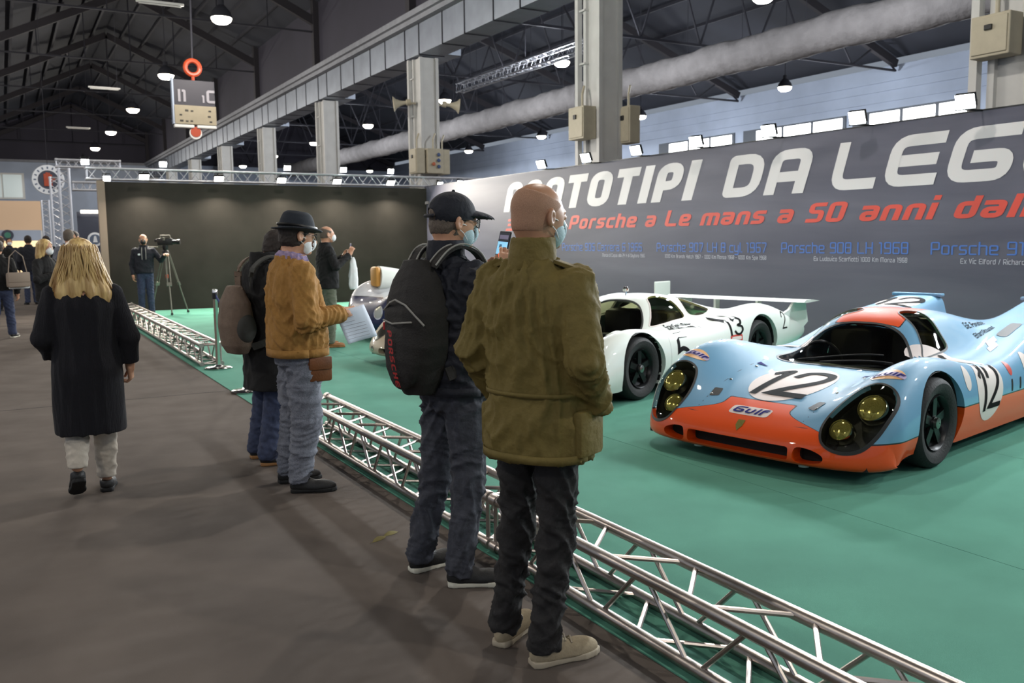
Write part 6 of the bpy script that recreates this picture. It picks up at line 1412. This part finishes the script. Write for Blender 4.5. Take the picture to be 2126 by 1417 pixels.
# ---- smaller figures farther off
def bystander(label, loc, hd, H, top, legs, shoes=('shoe_black', 'sole_black'), hem=.86, hair='hair_dark', fem=False, hyaw=0.0, mask=None, long_hair=False, res=.014, arms=None, skin='skin', bald=False, step=.0, hpitch=0.0, hands=None, eyes_=False):
    t = figure(label, loc, hd); k = H / 1.75
    S = stand_pose(H, hyaw=hyaw, hpitch=hpitch, fem=fem, res=res, hres=.008, handres=.008, skin=skin, head=(0, .01, H - .119)); S['neck'] = (0, -.035, H - .28)
    for s_, q in (('l', -1), ('r', 1)):
        S[s_ + 'sh'] = (q * .172 * (.92 if fem else 1), -.02, H - .35); S[s_ + 'el'] = (q * .25, -.05, H - .64); S[s_ + 'wr'] = (q * .235, .06, H - .89); S[s_ + 'kn'] = (q * .09, .02 + q * step * .5, .49 * k); S[s_ + 'an'] = (q * .10, q * step - .02, .085)
    if arms: S.update(arms)
    for s_, q in (('l', -1), ('r', 1)): S[s_ + 'hand'] = (hands or {}).get(s_, dict(d=np.array(S[s_ + 'wr']) - np.array(S[s_ + 'el']), n=(-q, .2, 0), curl=.5))
    f_ = .92 if fem else 1.0
    S['torso'] = [(hem, 0, 0, .19 * f_, .15), ((hem + H - .55) / 2, 0, 0, .192 * f_, .15), (H - .50, 0, -.012, .20 * f_, .15), (H - .39, 0, -.02, .198 * f_, .135), (H - .325, 0, -.025, .165 * f_, .115), (H - .285, 0, -.03, .115, .095), (H - .255, 0, -.03, .085, .08)]
    skin_body(t, S); garment_top(t, S, 'jacket', top, .008, res, seed=int(H * 100)); collar(t, S, H - .30, H - .22, (.095, .09), (.085, .088), top, h=.01); trousers(t, S, legs, (.095, .078, .07, .07), .008, .04, h=res, seed=int(H * 90))
    for s_, q in (('l', -1), ('r', 1)): shoe(t, (S[s_ + 'an'][0], S[s_ + 'an'][1] - .06), math.pi / 2 - q * .15, shoes[0], shoes[1], .27, 0, 0, .009)
    if bald: short_hair(t, S, 'hair_grey', .004, crown=False, h=.008, amp=0)
    elif not long_hair: short_hair(t, S, hair, .012, low=-.07, h=.008)
    else:
        def fhair(P_):
            an = np.arctan2(P_[0], -P_[1]); d = elp(P_, (0, -.018, .034), (.092, .112, .098)); st = loft_(P_, [(-.22, 0, -.045, .11, .07), (-.12, 0, -.04, .115, .09), (0, 0, -.022, .102, .11), (.05, 0, -.02, .095, .11)], 2) - .004 * np.sin(an * 13); d = smin(d, st, .03); return np.maximum(d, -elp(P_, (0, .10, -.08), (.068, .09, .17)))
        head_blob(t, S, 'hair', fhair, hair, .008, .003, (.17, .2, .28))
    if mask: face_mask(t, S, 'dome', mask, .008)
    if eyes_: eyes(t, S)
    return t, S
def suit_man():
    loc, hd = (4.13, 12.72), -2.0
    t, S = bystander('balding man in black jacket holding up a phone beside the farthest car', loc, hd, 1.765, 'black_cloth2', 'sage_cloth', ('tan_shoe', 'sole_tan'), .86, bald=True, mask='mask_white', res=.012, arms=dict(rel=(.26, .05, 1.18), rwr=(.16, .29, 1.36), lel=(-.26, .04, 1.16), lwr=(-.06, .26, 1.32)), hands=dict(r=dict(d=(-.2, .5, 1), n=(-.8, .5, 0), curl=.6), l=dict(d=(.3, .5, 1), n=(.8, .5, 0), curl=.6)))
    a = math.radians(hd - 90); M = Matrix.Translation((loc[0], loc[1], 0)) @ Matrix.Rotation(a, 4, 'Z')
    ph = thing('phone', 'dark phone held up by the balding man beside the farthest car', 'phone', tuple(M @ Vector((.06, .345, 1.455))), a); MB().bbox(-.036, .036, -.004, .004, -.07, .07, .003).build('case', 'plastic_black', ph); MB().box(-.033, .033, -.0046, -.0041, -.064, .064).build('screen', 'screen_grey', ph)
    bg = thing('carrier_bag', 'long white plastic bag hanging from the balding man\'s hand', 'bag', tuple(M @ Vector((.18, .33, 0))), a)
    def fb(X, Y, Z): w_ = np.interp(Z, [.84, .90, 1.1, 1.25, 1.33], [.055, .075, .07, .05, .02]); e = np.sqrt((X / (w_ * .55)) ** 2 + (Y / w_) ** 2); return np.maximum((e - 1) * w_ * .5, np.maximum(.85 - Z, Z - 1.33))
    blob('bag_body', fb, (-.12, -.12, .82), (.12, .12, 1.35), .010, 'mask_white', bg, .010, (30, 30, 12), 2); MB().tube([(0, -.02, 1.31), (-.01, -.03, 1.36), (-.02, -.04, 1.37)], .008, 5).build('handle', 'mask_white', bg)
suit_man()
t, S = bystander('bald cameraman in dark hoodie and jeans standing behind the video tripod', (2.66, 20.75), -98, 1.74, 'navy_cloth', 'blue_denim', hem=.90, bald=True, mask='plastic_black', arms=dict(lwr=(-.42, .30, 1.30), lel=(-.34, .03, 1.18)), hands=dict(l=dict(d=(-.4, .8, .2), n=(0, 0, -1), curl=.7)), eyes_=True)
for x in (-.035, .035): MB().tube([(x, .112, 1.46), (x * 1.2, .145, 1.36), (x * 1.1, .158, 1.20)], .008, 5).build('drawstring', 'piping_grey', t)
MB().bbox(.07, .12, .135, .15, 1.29, 1.33, .005).build('badge', 'mask_white', t)
bystander('woman in dark jacket and jeans at the left edge, shoulder bag at her side', (-.06, 17.0), 78, 1.63, 'black_cloth2', 'blue_denim', ('shoe_black', 'sole_white'), .80, fem=True, hair='hair_dark', step=.16)
hb = thing('handbag', 'beige handbag with white trim hanging beside the leftmost woman', 'handbag', (.20, 16.74, .86), math.radians(15))
o = MB().bbox(-.17, .17, -.06, .06, 0, .24, .03).build('bag_body', 'tan_edge', hb, True); MB().bbox(-.165, .165, -.072, -.05, .08, .245, .012).build('flap', 'tan_edge', o, True); MB().bbox(-.13, .19, .05, .09, -.03, .17, .02).build('side_pouch', 'mask_white', o, True); MB().tube([(-.14, 0, .23), (-.10, .03, .50), (0, .05, .60), (.10, .03, .50), (.14, 0, .23)], .008, 6).build('strap', 'tan_edge', hb, True)
bystander('blonde woman in black with round white mask facing the stand', (.56, 15.2), -40, 1.625, 'black_cloth2', 'black_cloth2', hem=.70, fem=True, hair='hair_blond', long_hair=True, mask='mask_white', arms=dict(rel=(.30, .08, 1.03), rwr=(.10, .22, 1.12), lel=(-.27, .05, 1.0), lwr=(-.05, .22, 1.0)), eyes_=True, hpitch=-.1)
bystander('grey-haired man in pale jacket just beyond the blonde woman\'s head', (1.02, 17.3), 70, 1.80, 'grey_tweed', 'blue_denim', hair='hair_grey')
bystander('man with dark hair glimpsed behind the grey-haired man', (1.25, 19.6), -120, 1.80, 'black_cloth2', 'black_denim', hair='hair_dark', mask='mask_white')
bystander('bald man in black coat leftmost in the distant group', (-.02, 24.2), 70, 1.76, 'black_cloth2', 'black_denim', hem=.72, bald=True)
bystander('man in navy jacket with a white badge in the middle of the distant group', (.60, 26.4), 95, 1.78, 'navy_cloth', 'blue_denim')
bystander('man in dark jacket rightmost in the distant group', (1.05, 27.2), 110, 1.78, 'black_cloth2', 'blue_denim')
bystander('man with dark hair far back in front of the beige stand', (.2, 31.0), -80, 1.75, 'navy_cloth', 'black_denim', mask='mask_white')
# ================================================================ barrier posts, video camera, litter
def stanchion(x, y, label, belt_to=None):
    t = thing('barrier_post', label, 'barrier post', (x, y, .006)); MB().lathe([(.16, 0), (.165, .012), (.15, .022), (.05, .032), (.035, .05)], n=32).build('base', 'chrome', t, True); MB().lathe([(.027, .03), (.027, .90), (.031, .905), (.031, .97), (.02, .985)], n=18).build('post', 'chrome', t, True); MB().lathe([(.033, .86), (.033, .94)], n=18).build('belt_head', 'plastic_black', t, True)
    return t
stanchion(2.235, 11.30, 'chrome barrier post in front of the end of the far floor truss'); stanchion(2.13, 9.36, 'chrome barrier post beside the man in the black coat')
mat('belt_blue', '#2f4284', .7)
bt = thing('barrier_belt', 'blue retractable belt strung between the two chrome posts', 'belt', (0, 0, 0)); V, Fc = [], []
for i, q in enumerate(np.linspace(0, 1, 14)):
    x, y = 2.235 + (2.13 - 2.235) * q, 11.27 + (9.39 - 11.27) * q; z = .905 - .22 * q * (1 - q) * 2; V += [(x, y, z - .024), (x, y, z + .024)]
o = mesh_obj('webbing', V, [(2 * i, 2 * i + 2, 2 * i + 3, 2 * i + 1) for i in range(13)], MATS['belt_blue'], bt, True); md = o.modifiers.new('s', 'SOLIDIFY'); md.thickness = .002
# tripod with video camera
tp = thing('tripod', 'tall grey tripod standing on the green carpet before the black wall', 'tripod', (3.13, 20.9, .006)); mat('tripod_grey', '#6f6c62', .5, metal=.3)
for i, (ax_, ay_) in enumerate(((-.30, .42), (-.02, -.55), (.42, .08))):
    a, b = Vector((ax_ * .14, ay_ * .14, 1.33)), Vector((ax_, ay_, .03)); m_ = a + (b - a) * .52; sd = (b - a).cross(Vector((0, 0, 1))).normalized() * .035
    lg = MB().tube([a + sd, m_ + sd], .013, 7).tube([a - sd, m_ - sd], .013, 7).build('leg', 'tripod_grey', tp, True); MB().tube([m_, b], .015, 7).obox(m_, sd * 1.5, (b - a).normalized() * .04, sd.cross(b - a).normalized() * .02).build('lower_leg', 'tripod_grey', lg); MB().lathe([(.02, 0), (.03, .02), (.02, .05)], b - Vector((0, 0, .03)), (0, 0, 1), 10).build('foot', 'plastic_black', lg)
MB().lathe([(.07, 1.30), (.075, 1.36), (.05, 1.40), (.06, 1.43), (.06, 1.50)], n=16).build('head', 'plastic_black', tp, True); MB().tube([(0, 0, 1.30), (0, 0, .75)], .016, 8).build('centre_column', 'tripod_grey', tp, True); MB().bbox(-.03, .03, -.02, .02, .78, .86, .01).build('tag', 'sign_red', tp)
MB().tube([(-.05, .02, 1.46), (-.40, .05, 1.48)], .010, 6).build('pan_handle', 'tripod_grey', tp, True)
vc = thing('video_camera', 'black professional video camera mounted on the tripod', 'video camera', (3.13, 20.9, 1.51), math.radians(-25))
MB().bbox(-.16, .16, -.055, .055, .0, .15, .02).build('body', 'plastic_black', vc, True); MB().lathe([(.045, 0), (.045, .10), (.055, .11), (.06, .17), (.052, .17)], (.15, 0, .07), (1, 0, 0), 18).build('lens', 'plastic_black', vc, True); MB().tube([(-.10, 0, .14), (-.10, 0, .21), (.10, 0, .21), (.12, 0, .14)], .016, 8).build('top_handle', 'tripod_grey', vc, True); MB().bbox(-.24, -.12, .03, .10, .07, .13, .01).build('viewfinder', 'plastic_black', vc); MB().bbox(-.02, .02, -.10, -.06, .10, .16, .005).build('side_screen', 'tripod_grey', vc)
# dry leaves on the floor
mat('dry_leaf', '#6d6436', .8)
for i, (x, y, a, L) in enumerate(((1.62, 4.28, .5, .055), (1.705, 4.33, .3, .05))):
    t = thing('dry_leaf', ('curled dry leaf lying on the dark floor, the larger and nearer one' if i == 0 else 'smaller dry leaf lying just right of the larger leaf'), 'leaf', (x, y, .001), a); V, Fc = [], []
    for q in np.linspace(-1, 1, 9): w_ = .012 * (1 - q * q) + .001; V += [(q * L, -w_, .001), (q * L, 0, .009 * (1 - q * q) + .001), (q * L, w_, .013 * (1 - q * q) + .001)]
    Fc = [(3 * i_ + j, 3 * i_ + 3 + j, 3 * i_ + 4 + j, 3 * i_ + 1 + j) for i_ in range(8) for j in range(2)]; mesh_obj('blade', V, Fc, MATS['dry_leaf'], t, True); MB().tube([(-L, 0, .002), (-L - .015, .004, .002)], .001, 4).build('stalk', 'dry_leaf', t)
bpy.context.view_layer.update()
